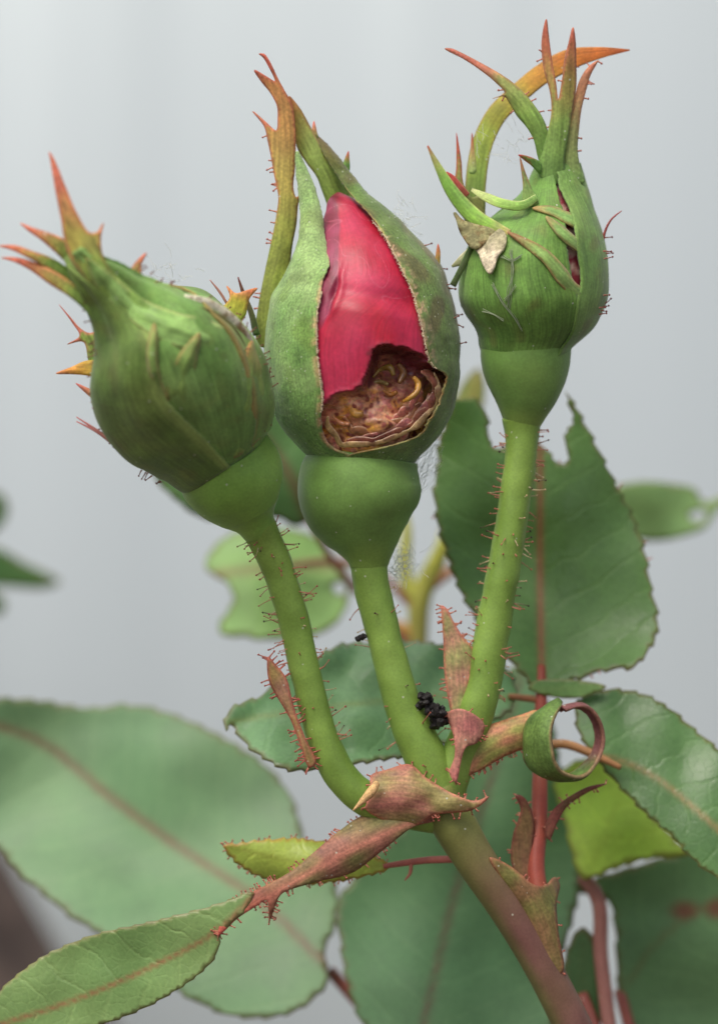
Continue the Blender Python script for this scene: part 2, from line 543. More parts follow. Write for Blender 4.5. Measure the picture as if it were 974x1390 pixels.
plant_mat('stipule', rough=0.55, spec=0.35, n1=800, a1=0.22, n2=4200, a2=0.25, bump=0.00004, transl=0.1, speck=0.05, streak=0.18, tint=(1.25, 1.22, 1.15))
plant_mat('hair', rough=0.5, spec=0.4, n1=700, a1=0.1, n2=5000, a2=0.1, bump=0.00001, transl=0.1, tint=RT)
plant_mat('dead', rough=0.8, spec=0.2, n1=900, a1=0.25, n2=4500, a2=0.3, bump=0.00006, tint=RT)
plant_mat('frass', rough=0.6, spec=0.4, n1=1500, a1=0.4, n2=6000, a2=0.4, bump=0.00006, tint=RT)
plant_mat('silk', rough=0.4, spec=0.5, n1=700, a1=0.02, n2=5000, a2=0.02, bump=0.0, transl=0.5, tint=(1, 1, 1))

def simple_mat(name):
    m = bpy.data.materials.new(name); m.use_nodes = True; M[name] = m
    return m, m.node_tree, m.node_tree.nodes['Principled BSDF']
m, nt, pb = simple_mat('wall')
tc = nd(nt, 'ShaderNodeTexCoord')
mp = nd(nt, 'ShaderNodeMapping'); mp.inputs['Scale'].default_value = (18, 18, 1.2)
nz = nd(nt, 'ShaderNodeTexNoise'); nz.inputs['Scale'].default_value = 1.0; nz.inputs['Detail'].default_value = 5
cr = nd(nt, 'ShaderNodeValToRGB')
cr.color_ramp.elements[0].position = 0.3; cr.color_ramp.elements[0].color = (*lin(191, 203, 203), 1)
cr.color_ramp.elements[1].position = 0.7; cr.color_ramp.elements[1].color = (*lin(200, 212, 212), 1)
nt.links.new(tc.outputs['Object'], mp.inputs[0]); nt.links.new(mp.outputs[0], nz.inputs['Vector'])
nt.links.new(nz.outputs[0], cr.inputs[0]); nt.links.new(cr.outputs[0], pb.inputs['Base Color'])
pb.inputs['Roughness'].default_value = 0.46
pb.inputs['Metallic'].default_value = 0.34
m, nt, pb = simple_mat('soil')
tc = nd(nt, 'ShaderNodeTexCoord')
nz = nd(nt, 'ShaderNodeTexNoise'); nz.inputs['Scale'].default_value = 60; nz.inputs['Detail'].default_value = 8
cr = nd(nt, 'ShaderNodeValToRGB')
cr.color_ramp.elements[0].position = 0.35; cr.color_ramp.elements[0].color = (*lin(52, 44, 40), 1)
cr.color_ramp.elements[1].position = 0.7; cr.color_ramp.elements[1].color = (*lin(108, 92, 82), 1)
bp = nd(nt, 'ShaderNodeBump'); bp.inputs['Distance'].default_value = 0.004
nt.links.new(tc.outputs['Object'], nz.inputs['Vector']); nt.links.new(nz.outputs[0], cr.inputs[0])
nt.links.new(cr.outputs[0], pb.inputs['Base Color']); nt.links.new(nz.outputs[0], bp.inputs['Height'])
nt.links.new(bp.outputs[0], pb.inputs['Normal']); pb.inputs['Roughness'].default_value = 0.95

# ------------------------------------------------------------------ setting: wall and soil
WALL_Y = 0.30
xs = np.linspace(-1.5, 1.5, 601)
def rib(x):
    u = (x / 0.075) % 1.0
    return 0.0005 * (sstep(u, 0.05, 0.15) - sstep(u, 0.40, 0.50))
prof = WALL_Y - rib(xs)
V = [(x, y, -0.05) for x, y in zip(xs, prof)] + [(x, y, 1.6) for x, y in zip(xs, prof)] + [(x, WALL_Y + 0.02, 1.6) for x in xs]
n = len(xs)
F = [(i, i+1, n+i+1, n+i) for i in range(n-1)] + [(n+i, n+i+1, 2*n+i+1, 2*n+i) for i in range(n-1)]
wall = mesh_obj('wall', V, F, lin(220, 225, 225), 'wall', world_pts=True)
wall['label'] = 'smooth pale grey sheet wall with faint upright ribs behind the roses'; wall['category'] = 'wall'

gx = np.concatenate([np.linspace(-30, -0.6, 12), np.linspace(-0.5, 0.5, 90), np.linspace(0.6, 30, 12)])
gy = np.concatenate([np.linspace(-30, -0.4, 12), np.linspace(-0.35, 0.31, 70), [0.5, 30]])
X, Y = np.meshgrid(gx, gy)
Z = np.zeros_like(X)
near = (np.abs(X) < 0.6) & (Y > -0.4) & (Y < 0.35)
pts = np.stack([X, Y, Z], -1).reshape(-1, 3)
zz = 0.004 * fnoise(pts, 30) + 0.002 * fnoise(pts, 90, 4)
mound = 0.100 * np.exp(-(((X + 0.090) / 0.050) ** 2 + ((Y - 0.215) / 0.055) ** 2))
Z = np.where(near, zz.reshape(X.shape) + mound * (1 + 0.25 * fnoise(pts, 45, 9).reshape(X.shape)), 0)
pts[:, 2] = Z.ravel()
nx_, ny_ = len(gx), len(gy)
F = [(j*nx_+i, j*nx_+i+1, (j+1)*nx_+i+1, (j+1)*nx_+i) for j in range(ny_-1) for i in range(nx_-1)]
soil = mesh_obj('soil', pts, F, lin(80, 70, 62), 'soil', world_pts=True)
soil['kind'] = 'structure'

# ------------------------------------------------------------------ colours
G_STEM = lin(126, 162, 80); G_HIP = lin(92, 132, 66); G_SEP = lin(88, 128, 62); G_DARK = lin(62, 92, 46)
G_LIGHT = lin(150, 186, 118); OLIVE = lin(138, 134, 62); ORANGE = lin(176, 112, 58); RED = lin(168, 70, 66); PINK = lin(192, 104, 104)
PURPLE = lin(112, 72, 76); CREAM = lin(222, 216, 190)
LEAFC = lin(84, 132, 88)

def world_base(px, py, d):
    b = W(np.array([[px, py, d]]))[0]
    return (float(b[0]), float(b[1]), 0.0)

# ================================================================== the main rose shoot
CANE_BASE = (1010, 2900, 150)
rose = thing('rose_shoot', 'rose shoot with three closed buds, the middle one showing a chewed red flower', 'rose', world_base(*CANE_BASE))

def green_red(base, red, a=0.0, b=1.0, s=0.01):
    def f(t, ang, P):
        n = 0.5 + 0.5 * fnoise(P, s, 2.0)
        return mix(np.tile(base, (len(P), 1)), red, sstep(t + 0.35 * (n - .5), a, b))
    return f

cane_rows = [(592, 1068, 0, 26), (604, 1096, 0, 30), (640, 1160, 0, 28), (688, 1232, 5, 26), (730, 1302, 12, 25), (780, 1400, 22, 26),
             (850, 1580, 60, 32), (930, 1850, 100, 36), (990, 2300, 140, 40), (1010, 2920, 150, 46)]
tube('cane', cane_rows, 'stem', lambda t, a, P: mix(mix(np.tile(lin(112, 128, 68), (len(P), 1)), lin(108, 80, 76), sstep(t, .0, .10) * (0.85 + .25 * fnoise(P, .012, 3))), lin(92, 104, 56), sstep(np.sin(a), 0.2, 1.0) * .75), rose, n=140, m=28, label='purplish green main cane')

mid_rows = [(500, 764, 0, 25), (505, 800, 0, 24.5), (518, 850, 0, 23.5), (532, 905, 0, 23.5), (550, 965, 0, 26), (573, 1020, 0, 29), (600, 1090, 2, 29)]
left_rows = [(345, 705, -57, 27), (355, 724, -48, 24), (374, 765, -36, 22), (398, 840, -26, 21), (416, 920, -20, 20.5), (436, 995, -16, 21.5),
             (462, 1052, -14, 23), (502, 1088, -10, 24), (555, 1100, -2, 25), (604, 1112, 4, 22)]
right_rows = [(708, 568, 15, 27), (708, 600, 14, 22.5), (702, 650, 12, 22), (692, 720, 10, 22), (678, 800, 10, 23), (665, 870, 10, 24),
              (655, 930, 10, 25), (640, 985, 8, 25), (616, 1045, 5, 24), (603, 1095, 3, 24)]
st_col = lambda t, a, P: mix(np.tile(G_STEM, (len(P), 1)), lin(110, 146, 68), 0.5 + 0.9 * fnoise(P, 0.012, 5))
s_mid = tube('flower_stalk', mid_rows, 'stem', st_col, rose, n=90, m=26, wob=.07, label='smooth green stalk of the chewed bud')
s_left = tube('flower_stalk', left_rows, 'stem', st_col, rose, n=110, m=26, wob=.08, label='bent hairy stalk of the tilted bud')
s_right = tube('flower_stalk', right_rows, 'stem', st_col, rose, n=110, m=26, wob=.08, label='hairy stalk of the bud with arching sepals')
hairs('gland_hairs', stalk_hairs(left_rows, 90, 0.04, 0.62, (11, 22), 0.15, 0.45), s_left)
hairs('gland_hairs', stalk_hairs(right_rows, 110, 0.03, 0.72, (9, 18), 0.35, 0.5), s_right)
hairs('gland_hairs', stalk_hairs(mid_rows, 22, 0.1, 0.85, (12, 22), 0.3, 0.4), s_mid)

# ------------------------------------------------------------------ middle bud
hip_col = lambda t, a, P: mix(mix(np.tile(G_HIP, (len(P), 1)), lin(112, 154, 82), 0.45 + 0.8 * fnoise(P, 0.008, 8)), lin(118, 154, 74), 1 - sstep(t, 0, .3))
bud = tube('flower_bud', [(500, 772, 0, 24.5), (500, 760, 0, 30), (498, 742, 0, 43), (494, 722, 0, 60), (490, 700, 0, 75), (488, 676, 0, 83), (488, 652, 0, 83),
                          (490, 636, 0, 79.5), (491.5, 626, 0, 76), (493, 617, 0, 74.5)], 'hip', hip_col, rose, n=70, m=56, label='bud split open on a crimson flower with a chewed brown hole')
MB = [(630, 492, 68), (624, 492.5, 72), (618, 493, 75.5), (610, 494, 82), (600, 494, 92), (580, 493, 108), (550, 492, 122), (510, 492, 129), (470, 491.5, 130), (430, 491, 126),
      (400, 490, 119), (375, 491, 109), (350, 492, 97), (325, 487, 78), (313, 487, 66), (300, 488, 54), (282, 486, 35)]
_my = np.array([r[0] for r in MB])[::-1]; _mc = np.array([r[1] for r in MB])[::-1]; _mr = np.array([r[2] for r in MB])[::-1]
def mbc(y): return np.interp(y, _my, _mc)
def mbr(y): return np.interp(y, _my, _mr)
def phi_at(x, y, extra=0):
    return math.degrees(math.asin(max(-1, min(1, (x - mbc(y)) / (mbr(y) + extra)))))

# flower core: dense round body with the eaten hollow
PC = [(261, 459, 2), (265, 460, 11), (273, 463, 22), (287, 469, 33), (302, 476, 48), (325, 485, 71), (350, 491, 91), (375, 491, 106), (400, 490, 116), (430, 491, 123), (470, 491.5, 127.5),
      (510, 492, 126.5), (550, 492, 120), (580, 493, 106), (600, 494, 90), (616, 494, 73)]
HOLE = closed_spline([(492, 524), (500, 497), (506, 476), (521, 466), (534, 469), (554, 474), (571, 482), (584, 492), (612, 502), (622, 530), (606, 580), (562, 612),
                      (500, 628), (455, 624), (430, 595), (428, 560), (444, 544), (457, 534), (467, 529), (481, 529)], 3)
def core_disp(t, v, P):
    fr = (P[:, 2] < 0)
    q = P[:, :2] + 5.0 * np.stack([fnoise(P, 0.06, 1), fnoise(P, 0.06, 7)], 1) + 2.0 * np.stack([fnoise(P, 0.2, 1), fnoise(P, 0.2, 7)], 1)
    ins = inside(q, HOLE) & fr
    sd = dist_poly(q, HOLE)
    dep = np.where(ins, sstep(sd, 0, 9) * 20 + sstep(sd, 4, 34) * 10, -2.0 * np.exp(-sd / 5) * fr)
    # rubble inside and lip at the upper left lobe
    dep = dep - ins * sstep(sd, 3, 10) * (10 * fnoise(P * [.7, 1.3, 1], 0.03, 3) + 3 * fnoise(P * [.6, 1.5, 1], 0.08, 5) + 0.5 * fnoise(P, 0.3, 5))
    deeper = np.exp(-(((P[:, 0] - 545) / 32) ** 2 + ((P[:, 1] - 500) / 26) ** 2)) * 30 * ins
    shallow = np.exp(-(((P[:, 0] - 515) / 70) ** 2 + ((P[:, 1] - 585) / 26) ** 2)) * 16 * ins
    xe = np.interp(P[:, 1], [262, 275, 300, 340, 380, 400, 420, 445, 470], [452, 457, 462, 461, 459, 457, 449, 438, 428]) + 2 * fnoise(P, .06, 17)
    fold = -9 * (1 - sstep(P[:, 0] - xe, -3.5, 2.5)) * (1 - sstep(P[:, 1], 425, 455)) + 2.5 * np.exp(-((P[:, 0] - xe - 5) / 5) ** 2) * (1 - sstep(P[:, 1], 415, 445))
    band = P[:, 1] - 10 * np.clip((P[:, 0] - 500) / 60, -1, 1)
    fold = fold + 4.5 * sstep(band, 398, 428) * (1 - sstep(band, 450, 520)) - 2.5 * np.exp(-((band - 400) / 12) ** 2) + 2.5 * fnoise(P * [1, .5, 1], .028, 2)
    fade = 1 - .85 * sstep(P[:, 1], 592, 614)
    return -(dep + deeper - shallow) * fade + fold * fr * (~ins) * (1 - sstep(np.abs(P[:, 0] - 505) - np.interp(P[:, 1], [262, 300, 350, 400, 470, 520], [-40, 0, 26, 48, 62, 66]), 0, 14))
def core_col(t, v, P):
    q = P[:, :2] + 5.0 * np.stack([fnoise(P, 0.06, 1), fnoise(P, 0.06, 7)], 1) + 2.0 * np.stack([fnoise(P, 0.2, 1), fnoise(P, 0.2, 7)], 1)
    ins = inside(q, HOLE); sd = dist_poly(q, HOLE) * np.where(ins, 1, -1)
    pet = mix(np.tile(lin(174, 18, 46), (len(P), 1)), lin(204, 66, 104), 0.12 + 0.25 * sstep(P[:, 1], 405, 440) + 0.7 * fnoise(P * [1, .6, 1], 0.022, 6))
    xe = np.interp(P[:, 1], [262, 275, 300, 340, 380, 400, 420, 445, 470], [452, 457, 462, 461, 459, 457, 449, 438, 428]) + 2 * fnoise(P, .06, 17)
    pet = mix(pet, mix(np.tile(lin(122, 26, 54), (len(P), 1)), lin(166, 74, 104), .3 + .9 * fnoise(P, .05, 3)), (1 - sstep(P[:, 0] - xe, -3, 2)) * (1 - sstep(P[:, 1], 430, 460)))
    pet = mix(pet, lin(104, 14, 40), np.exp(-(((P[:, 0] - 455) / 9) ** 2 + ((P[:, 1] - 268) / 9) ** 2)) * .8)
    pet = mix(pet, lin(216, 120, 140), sstep(np.abs(fnoise(P, .03, 41)) * -1, -.03, 0) * .3 * (1 - sstep(P[:, 1], 400, 420)))
    n1, n2 = fnoise(P, 0.05, 11), fnoise(P, 0.12, 15)
    rot = mix(np.tile(lin(222, 164, 128), (len(P), 1)), lin(232, 176, 82), sstep(n1, -0.1, 0.4))
    rot = mix(rot, lin(222, 196, 150), sstep(np.sin(P[:, 1] * .42 + 6 * fnoise(P, .03, 31)) + .8 * n2, .75, 1.2) * .8)
    rot = mix(rot, lin(196, 104, 108), sstep(n2, 0.05, 0.4) * 0.7)
    rot = mix(rot, lin(140, 74, 62), sstep(-n2, 0.15, 0.5))
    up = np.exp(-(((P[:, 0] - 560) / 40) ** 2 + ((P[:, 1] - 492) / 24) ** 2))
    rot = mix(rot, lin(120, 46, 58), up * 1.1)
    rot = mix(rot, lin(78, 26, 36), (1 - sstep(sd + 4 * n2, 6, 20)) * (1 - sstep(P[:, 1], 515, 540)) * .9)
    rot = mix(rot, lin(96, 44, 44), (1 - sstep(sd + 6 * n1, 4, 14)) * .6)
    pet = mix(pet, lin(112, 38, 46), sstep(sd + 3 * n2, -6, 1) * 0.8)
    return mix(pet, rot, sstep(sd, 0, 5))
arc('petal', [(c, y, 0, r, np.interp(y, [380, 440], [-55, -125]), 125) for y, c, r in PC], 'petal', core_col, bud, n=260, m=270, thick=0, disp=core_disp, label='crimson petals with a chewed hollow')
bpy.data.objects['petal'].data.materials.append(M['rot'])
_pm = bpy.data.objects['petal'].data
_c = np.array([[p.center.x, p.center.y, p.center.z] for p in _pm.polygons]) + base_of(rose)
_k = 1 + _c[:, 1] / D
_px = np.stack([_c[:, 0] / (S * _k) + 487, 695 - (_c[:, 2] - ZC) / (S * _k)], 1)
_in = inside(_px, HOLE) & (_c[:, 1] < 0.0)
_pm.polygons.foreach_set('material_index', _in.astype(np.int32))

# stamens and chewed bits inside the hollow
st = lin(178, 138, 40)
def surf_d(x, y): # depth of the hollow floor
    return -mbr(y) + 5 + 40
for pts, r, c in (([(561, 512), (567, 520), (566, 531), (557, 540), (547, 545)], 3.8, lin(190, 144, 62)),
                  ([(506, 512), (516, 502), (529, 500), (534, 510)], 5.2, lin(150, 124, 56)),
                  ([(500, 524), (512, 518), (527, 522)], 6.5, lin(128, 112, 60)),
                  ([(540, 494), (547, 506), (541, 520)], 4.6, lin(140, 100, 54)),
                  ([(520, 530), (530, 536), (538, 532)], 5.0, lin(170, 116, 60)),
                  ([(468, 548), (476, 552), (484, 562), (492, 561)], 5.5, lin(196, 150, 74)),
                  ([(452, 566), (462, 574), (474, 576)], 5.0, lin(190, 130, 90))):
    rows = [(x, y, -93 + 4 * math.sin(i * 1.7), r * (0.6 if i in (0, len(pts)-1) else 1)) for i, (x, y) in enumerate(pts)]
    tube('stamen', rows, 'rot', c, bud, n=22, m=10, wob=.9)
RIM = spline([(578, 497, 0), (594, 506, 0), (600, 520, 0), (597, 538, 0), (588, 558, 0), (568, 578, 0), (532, 597, 0), (492, 607, 0), (462, 604, 0), (446, 588, 0), (440, 566, 0), (450, 548, 0)], 40)
for k, (ins_, dep_, c, w) in enumerate(((.05, 5, lin(196, 170, 118), 4), (.13, 9, lin(150, 92, 72), 6), (.22, 13, lin(188, 116, 110), 6), (.33, 16, lin(170, 120, 84), 7), (.46, 19, lin(196, 120, 108), 6))):
    a0, a1 = ((2, 38), (0, 32), (6, 30), (9, 36), (3, 22))[k]
    rows = []
    for i in range(a0, a1, 2):
        x, y = RIM[i, 0] + (522 - RIM[i, 0]) * ins_, RIM[i, 1] + (548 - RIM[i, 1]) * ins_
        x += 6 * mnoise.noise(Vector((i * .45, k * 7.1, 0))); y += 6 * mnoise.noise(Vector((i * .45, k * 7.1, 5)))
        z = -math.sqrt(max(0, mbr(y)**2 - (x - mbc(y))**2)) + dep_ + 6 * mnoise.noise(Vector((i * .4, k * 3, 9)))
        e = min(i - a0, a1 - 2 - i)
        rows.append((x, y, z, w * (0.25 if e < 2 else 1) * (1 + 1.0 * mnoise.noise(Vector((i * .6, k * 5, 2)))), 35))
    ribbon('torn_petal_layer', rows, lambda t, v, P, c=c: mix(mix(np.tile(c, (len(P), 1)), lin(110, 58, 52), sstep(fnoise(P, .09, 4), 0, .5) * .7), lin(222, 196, 160), sstep(np.abs(v), .7, 1) * .45), bud, 'rot', n=60, m=7, thick=1.6, cup=.3)
# hugging sepals of the middle bud
def sepal_col(base, tip, edge, tipat=0.8, side=1, ew=0.06):
    def f(t, v, P):
        c = mix(np.tile(base, (len(P), 1)), lin(104, 140, 78), 0.3 + 0.8 * fnoise(P, 0.02, 4))
        c = mix(c, lin(72, 96, 44), sstep(fnoise(P, 0.035, 14), 0.1, 0.5) * .6)
        c = mix(c, tip, sstep(t, tipat, 1))
        e = v if side < 0 else 1 - v
        return mix(c, edge, 1 - sstep(e + 0.01 * fnoise(P, 0.2, 3), ew * 0.25, ew))
    return f
R1 = [(630, 468, 0), (624, 469, 0), (617, 474, .5), (609, 512, 1.5), (594, 562, 2), (572, 581, 2), (554, 592, 2), (532, 600, 2), (517, 604, 2), (508, 604, 2), (498, 588, 2), (484, 580, 2), (470, 577, 2), (440, 571, 2),
      (400, 561, 2), (350, 537, 2), (325, 524, 2), (313, 517, 2), (300, 508, 2), (282, 493, 2)]
rows = []
for y, xl, ex in R1:
    rows.append((mbc(y), y, 0, mbr(y) + ex, phi_at(xl, y, ex), 150 if y > 310 else 120))
rows += [(478, 263, 0, 20, -6, 105), (466, 241, 2, 14, -25, 95), (445, 208, 8, 9, -35, 88), (433, 190, 12, 4.5, -50, 80), (425, 179, 14, .6, -60, 70)]
def s1col(t, v, P):
    c = sepal_col(lin(84, 112, 56), lin(96, 80, 46), lin(150, 150, 96), 0.82, -1, 0.02)(t, v, P)
    c = mix(c, lin(96, 78, 58), sstep(fnoise(P, 0.03, 21) + 0.5 * np.exp(-((P[:, 1] - 380) / 70) ** 2), 0.15, 0.6) * 0.6)
    e = v
    c = mix(c, lin(206, 172, 152), (1 - sstep(v, 0.0, 0.09)) * sstep(fnoise(P, 0.12, 2) + .5 * fnoise(P, .3, 5), -0.15, .45) * sstep(P[:, 1], 300, 340) * (1 - sstep(P[:, 1], 490, 500)))
    c = mix(c, lin(136, 108, 66), (1 - sstep(v, 0.0, 0.025)) * sstep(P[:, 1], 495, 505) * sstep(fnoise(P, .1, 6), -.3, .3))
    return c
arc('sepal', rows, 'sepal_fuzzy', s1col, bud, n=190, m=70, thick=2.2, edge=4.0, label='green sepal hugging the side of the crimson flower',
    disp=lambda t, v, P: 1.5 * fnoise(P, 0.03, 2) + 0.6 * fnoise(P, 0.15, 2))
R2 = [(630, 476), (624, 475), (617, 472), (612, 460), (603, 446), (590, 439), (575, 436), (558, 436), (541, 438), (500, 433), (470, 430), (440, 430), (420, 431), (400, 436)]
rows = [(mbc(y), y, 0, mbr(y) + (0 if y > 615 else 2), -150 if y > 410 else -130, phi_at(xr, y, 2)) for y, xr in R2]
rows += [(476, 387, -12, 97, -122, -24), (451, 368, -34, 62, -106, -7), (431, 350, -48, 33, -94, 26), (425, 325, -47, 19, -86, 58), (424, 300, -40, 15.5, -82, 66), (419, 270, -28, 12.5, -80, 68), (414, 247, -24, 10, -76, 70), (408, 225, -20, 6, -72, 70), (403, 206, -18, .8, -70, 70)]
def s2col(t, v, P):
    c = mix(np.tile(lin(104, 146, 82), (len(P), 1)), lin(150, 184, 128), sstep(t, 0.3, 0.75) * .7 + 0.6 * fnoise(P, 0.03, 8))
    c = mix(c, lin(92, 120, 50), sstep(fnoise(P, 0.03, 4), 0.1, .5) * .5)
    c = mix(c, lin(196, 150, 130), (1 - sstep(1 - v, 0, 0.04)) * sstep(P[:, 1], 330, 360) * sstep(fnoise(P, .1, 12) + .4 * fnoise(P, .3, 3), -.25, .35) * .8)
    return c
arc('sepal', rows, 'sepal_fuzzy', s2col, bud, n=170, m=60, thick=3, edge=2.0, label='pale green sepal on the darker petal side',
    disp=lambda t, v, P: 1.2 * fnoise(P, 0.03, 12) + 0.6 * fnoise(P, 0.15, 2))
# fuzz along the two open edges
fz = []
for R_, sg in ((R1, 1), (R2, -1)):
    for a in R_:
        pass
for k in range(420):
    y = rng.uniform(300, 500)
    if rng.random() < .55:
        x = np.interp(y, [r[0] for r in R1[::-1]], [r[1] for r in R1[::-1]]) if y > 325 else np.interp(y, [275, 325], [486, 524]); dx = -1
        if y > 500: continue
    else:
        y = rng.uniform(395, 560); x = np.interp(y, [r[0] for r in R2[::-1]], [r[1] for r in R2[::-1]]); dx = 1
    z = -math.sqrt(max(0, (mbr(y) + 5)**2 - (x - mbc(y))**2))
    fz.append(((x - dx, y, z), (dx * rng.uniform(.5, 1), rng.gauss(0, .9), rng.uniform(-.9, .1)), rng.uniform(1.6, 4.2), .45, lin(222, 208, 178), lin(228, 218, 192), 0))
hairs('edge_fuzz', fz, bud)

def blade_col(stops, edge=None, ew=3.0):
    def f(t, v, e, P):
        c = ramp(t + 0.06 * fnoise(P, 0.04, 2), stops)
        c = c * (1 + 0.18 * np.sin(v * 0.9 + 0.4 * np.sin(t * 9)))[:, None]
        if edge is not None: c = mix(c, edge, (1 - sstep(e, ew * .3, ew)) * .8 * sstep(t, .3, .6))
        return c
    return f
sh_ = blade_col([(0, lin(112, 128, 62)), (0.35, lin(126, 140, 66)), (0.6, lin(156, 142, 80)), (0.85, lin(176, 130, 82)), (1, lin(186, 104, 96))], lin(166, 84, 70))
poly('sepal', [(351, 73), (358, 73), (366, 83), (378, 108), (388, 126), (396, 142), (400, 168), (401, 197), (400, 228), (398, 256), (402, 268), (407, 264), (404, 280), (402, 304), (397, 330), (391, 372),
               (380, 405), (372, 440), (368, 470), (352, 470), (347, 452), (350, 421), (359, 372), (368, 330), (375, 294), (378, 267), (376, 255), (372, 236), (368, 212), (364, 193), (359, 172), (343, 151), (360, 165), (375, 177),
               (377, 160), (376, 144), (367, 126), (355, 111), (345, 95), (362, 104), (373, 110), (364, 90), (357, 78)],
     [(362, 470, -10), (368, 400, -14), (384, 320, -16), (388, 240, -16), (388, 160, -18), (376, 100, -22), (352, 73, -26)], 'sepal', sh_, bud,
     cup=1.0, fold=.12, grid=4, step=3, thick=2.5, label='tall orange tinged sepal with forked tip')
h_ = edge_hairs(16, (5, 9), keep=lambda x, y: x < 380 and 180 < y < 420)
poly('sepal', [(392, 130), (406, 146), (423, 177), (436, 202), (447, 222), (474, 262), (486, 290), (470, 310), (450, 300), (445, 280), (437, 258), (430, 240), (416, 220), (404, 200), (398, 160)],
     [(465, 300, 18), (440, 240, 8), (412, 180, 0), (393, 130, -10)], 'sepal', blade_col([(0, lin(120, 158, 70)), (0.6, lin(140, 166, 92)), (0.85, lin(150, 138, 74)), (1, lin(168, 100, 70))], lin(150, 110, 70)),
     bud, cup=2.5, grid=4, step=3, thick=4, label='light green sepal rising behind the flower tip')
poly('sepal', [(467, 240), (465, 226), (469, 212), (473, 205), (474, 214), (474, 232)], [(468, 240, 4), (473, 205, 4)], 'sepal', blade_col([(0, G_SEP), (.5, G_SEP), (1, RED)]), bud, grid=4, step=3, thick=3)
poly('sepal', [(424, 184), (424, 170), (426, 164), (430, 178), (432, 190)], [(428, 190, 10), (426, 164, 10)], 'sepal', blade_col([(0, G_SEP), (1, PINK)]), bud, grid=4, step=3, thick=3)
poly('sepal', [(588, 372), (590, 352), (594, 331), (597, 340), (597, 362), (598, 384)], [(593, 380, -20), (594, 331, -14)], 'sepal', blade_col([(0, G_DARK), (.5, OLIVE), (1, RED)]), bud, grid=4, step=3, thick=3)
tube('sepal', [(348, 455, -20, 5), (341, 425, -22, 4), (331, 400, -24, 3), (323, 376, -26, 1)], 'sepal', lambda t, a, P: ramp(t, [(0, G_DARK), (.6, lin(80, 70, 48)), (1, lin(110, 56, 56))]), bud, n=20, m=8)
def sil_hairs(cfn, rfn, y0, y1, nn, L=(6, 11), both=True):
    out = []
    for k in range(nn):
        y = rng.uniform(y0, y1); a = rng.choice([-1, 1]) if both else 1
        ph = a * rng.uniform(1.2, 1.75)
        r = rfn(y) + 3
        out.append(((cfn(y) + r * math.sin(ph), y, -r * math.cos(ph)), (math.sin(ph), rng.gauss(-.1, .3), -math.cos(ph)), rng.uniform(*L), .9, lin(160, 110, 90), lin(120, 50, 45), 1.8))
    return out
h_ += sil_hairs(mbc, mbr, 300, 480, 9, (6, 11), False)
hairs('gland_hairs', h_, bud)

# ------------------------------------------------------------------ right bud
rb = tube('flower_bud', [(708, 578, 15, 24), (710, 560, 15, 33), (712, 540, 15, 44), (713, 515, 15, 55), (713, 492, 15, 60.5), (713, 478, 15, 61.5), (713.5, 470, 15, 61.5)], 'hip', hip_col, rose, n=60, m=48,
          label='round bud with long arching sepal tips and a torn cream patch')
RB = [(484, 713, 55), (478, 713, 58.5), (472, 713, 60.5), (466, 715, 62.5), (459, 719, 67), (446, 724, 76), (426, 724, 88.5), (405, 724, 96.5), (382, 725, 98), (350, 727, 94), (320, 731, 85), (300, 737, 72), (284, 743, 59), (266, 752, 45), (245, 757, 34), (223, 757, 28), (200, 757, 25)]
_ry = np.array([r[0] for r in RB])[::-1]; _rc = np.array([r[1] for r in RB])[::-1]; _rr = np.array([r[2] for r in RB])[::-1]
def rbc(y): return np.interp(y, _ry, _rc)
def rbr(y): return np.interp(y, _ry, _rr)
RD = 15
core = lambda t, v, P: mix(np.tile(lin(150, 60, 70), (len(P), 1)), lin(206, 180, 160), sstep(fnoise(P, .08, 2), .0, .4))
arc('petal', [(rbc(y), y, RD, max(rbr(y) - 7, 3), -120, 120) for y in (470, 440, 400, 360, 320, 300, 284, 266, 245)], 'petal', core, rb, n=60, m=60, thick=0, label='hidden pink petals glimpsed through the slit')
def rphi(x, y, e=0): return math.degrees(math.asin(max(-1, min(1, (x - rbc(y)) / (rbr(y) + e)))))
def bigsep(base, hi):
    def f(t, v, P):
        c = mix(np.tile(base, (len(P), 1)), hi, 0.35 + 0.9 * fnoise(P, 0.014, 4))
        c = mix(c, lin(100, 96, 56), sstep(fnoise(P, 0.04, 24), .2, .6) * .4)
        return c
    return f
SLIT = [(484, 755), (478, 759), (472, 762), (466, 765), (459, 770), (446, 776), (426, 780), (405, 783), (392, 780), (370, 774), (350, 771), (330, 768), (315, 768), (300, 766), (284, 762), (266, 757), (250, 754), (235, 754)]
SLR = [(484, 753), (478, 757), (472, 760), (466, 763), (459, 768), (446, 774), (426, 778), (405, 781), (392, 785), (370, 786), (350, 783), (330, 779), (315, 778), (300, 775), (284, 771), (266, 763), (250, 757), (235, 755)]
arc('sepal', [(rbc(y), y, RD, rbr(y) + (0 if y > 470 else 2), rphi(x, y, 2), 170) for y, x in SLR] + [(770, 222, RD - 10, 17, -60, 90)], 'sepal', bigsep(lin(92, 132, 66), lin(120, 158, 88)), rb, n=110, m=44, thick=3, edge=1.5,
    disp=lambda t, v, P: 2.0 * fnoise(P, .02, 3) + 3 * np.exp(-v * 9), label='right hand sepal swelling over the round bud')
def eaten(t, v, P):   # hollow at the torn upper side of the front sepal
    return 2.0 * fnoise(P, .02, 7) - 11 * np.exp(-(((P[:, 0] - 700) / 26) ** 2 + ((P[:, 1] - 290) / 15) ** 2))
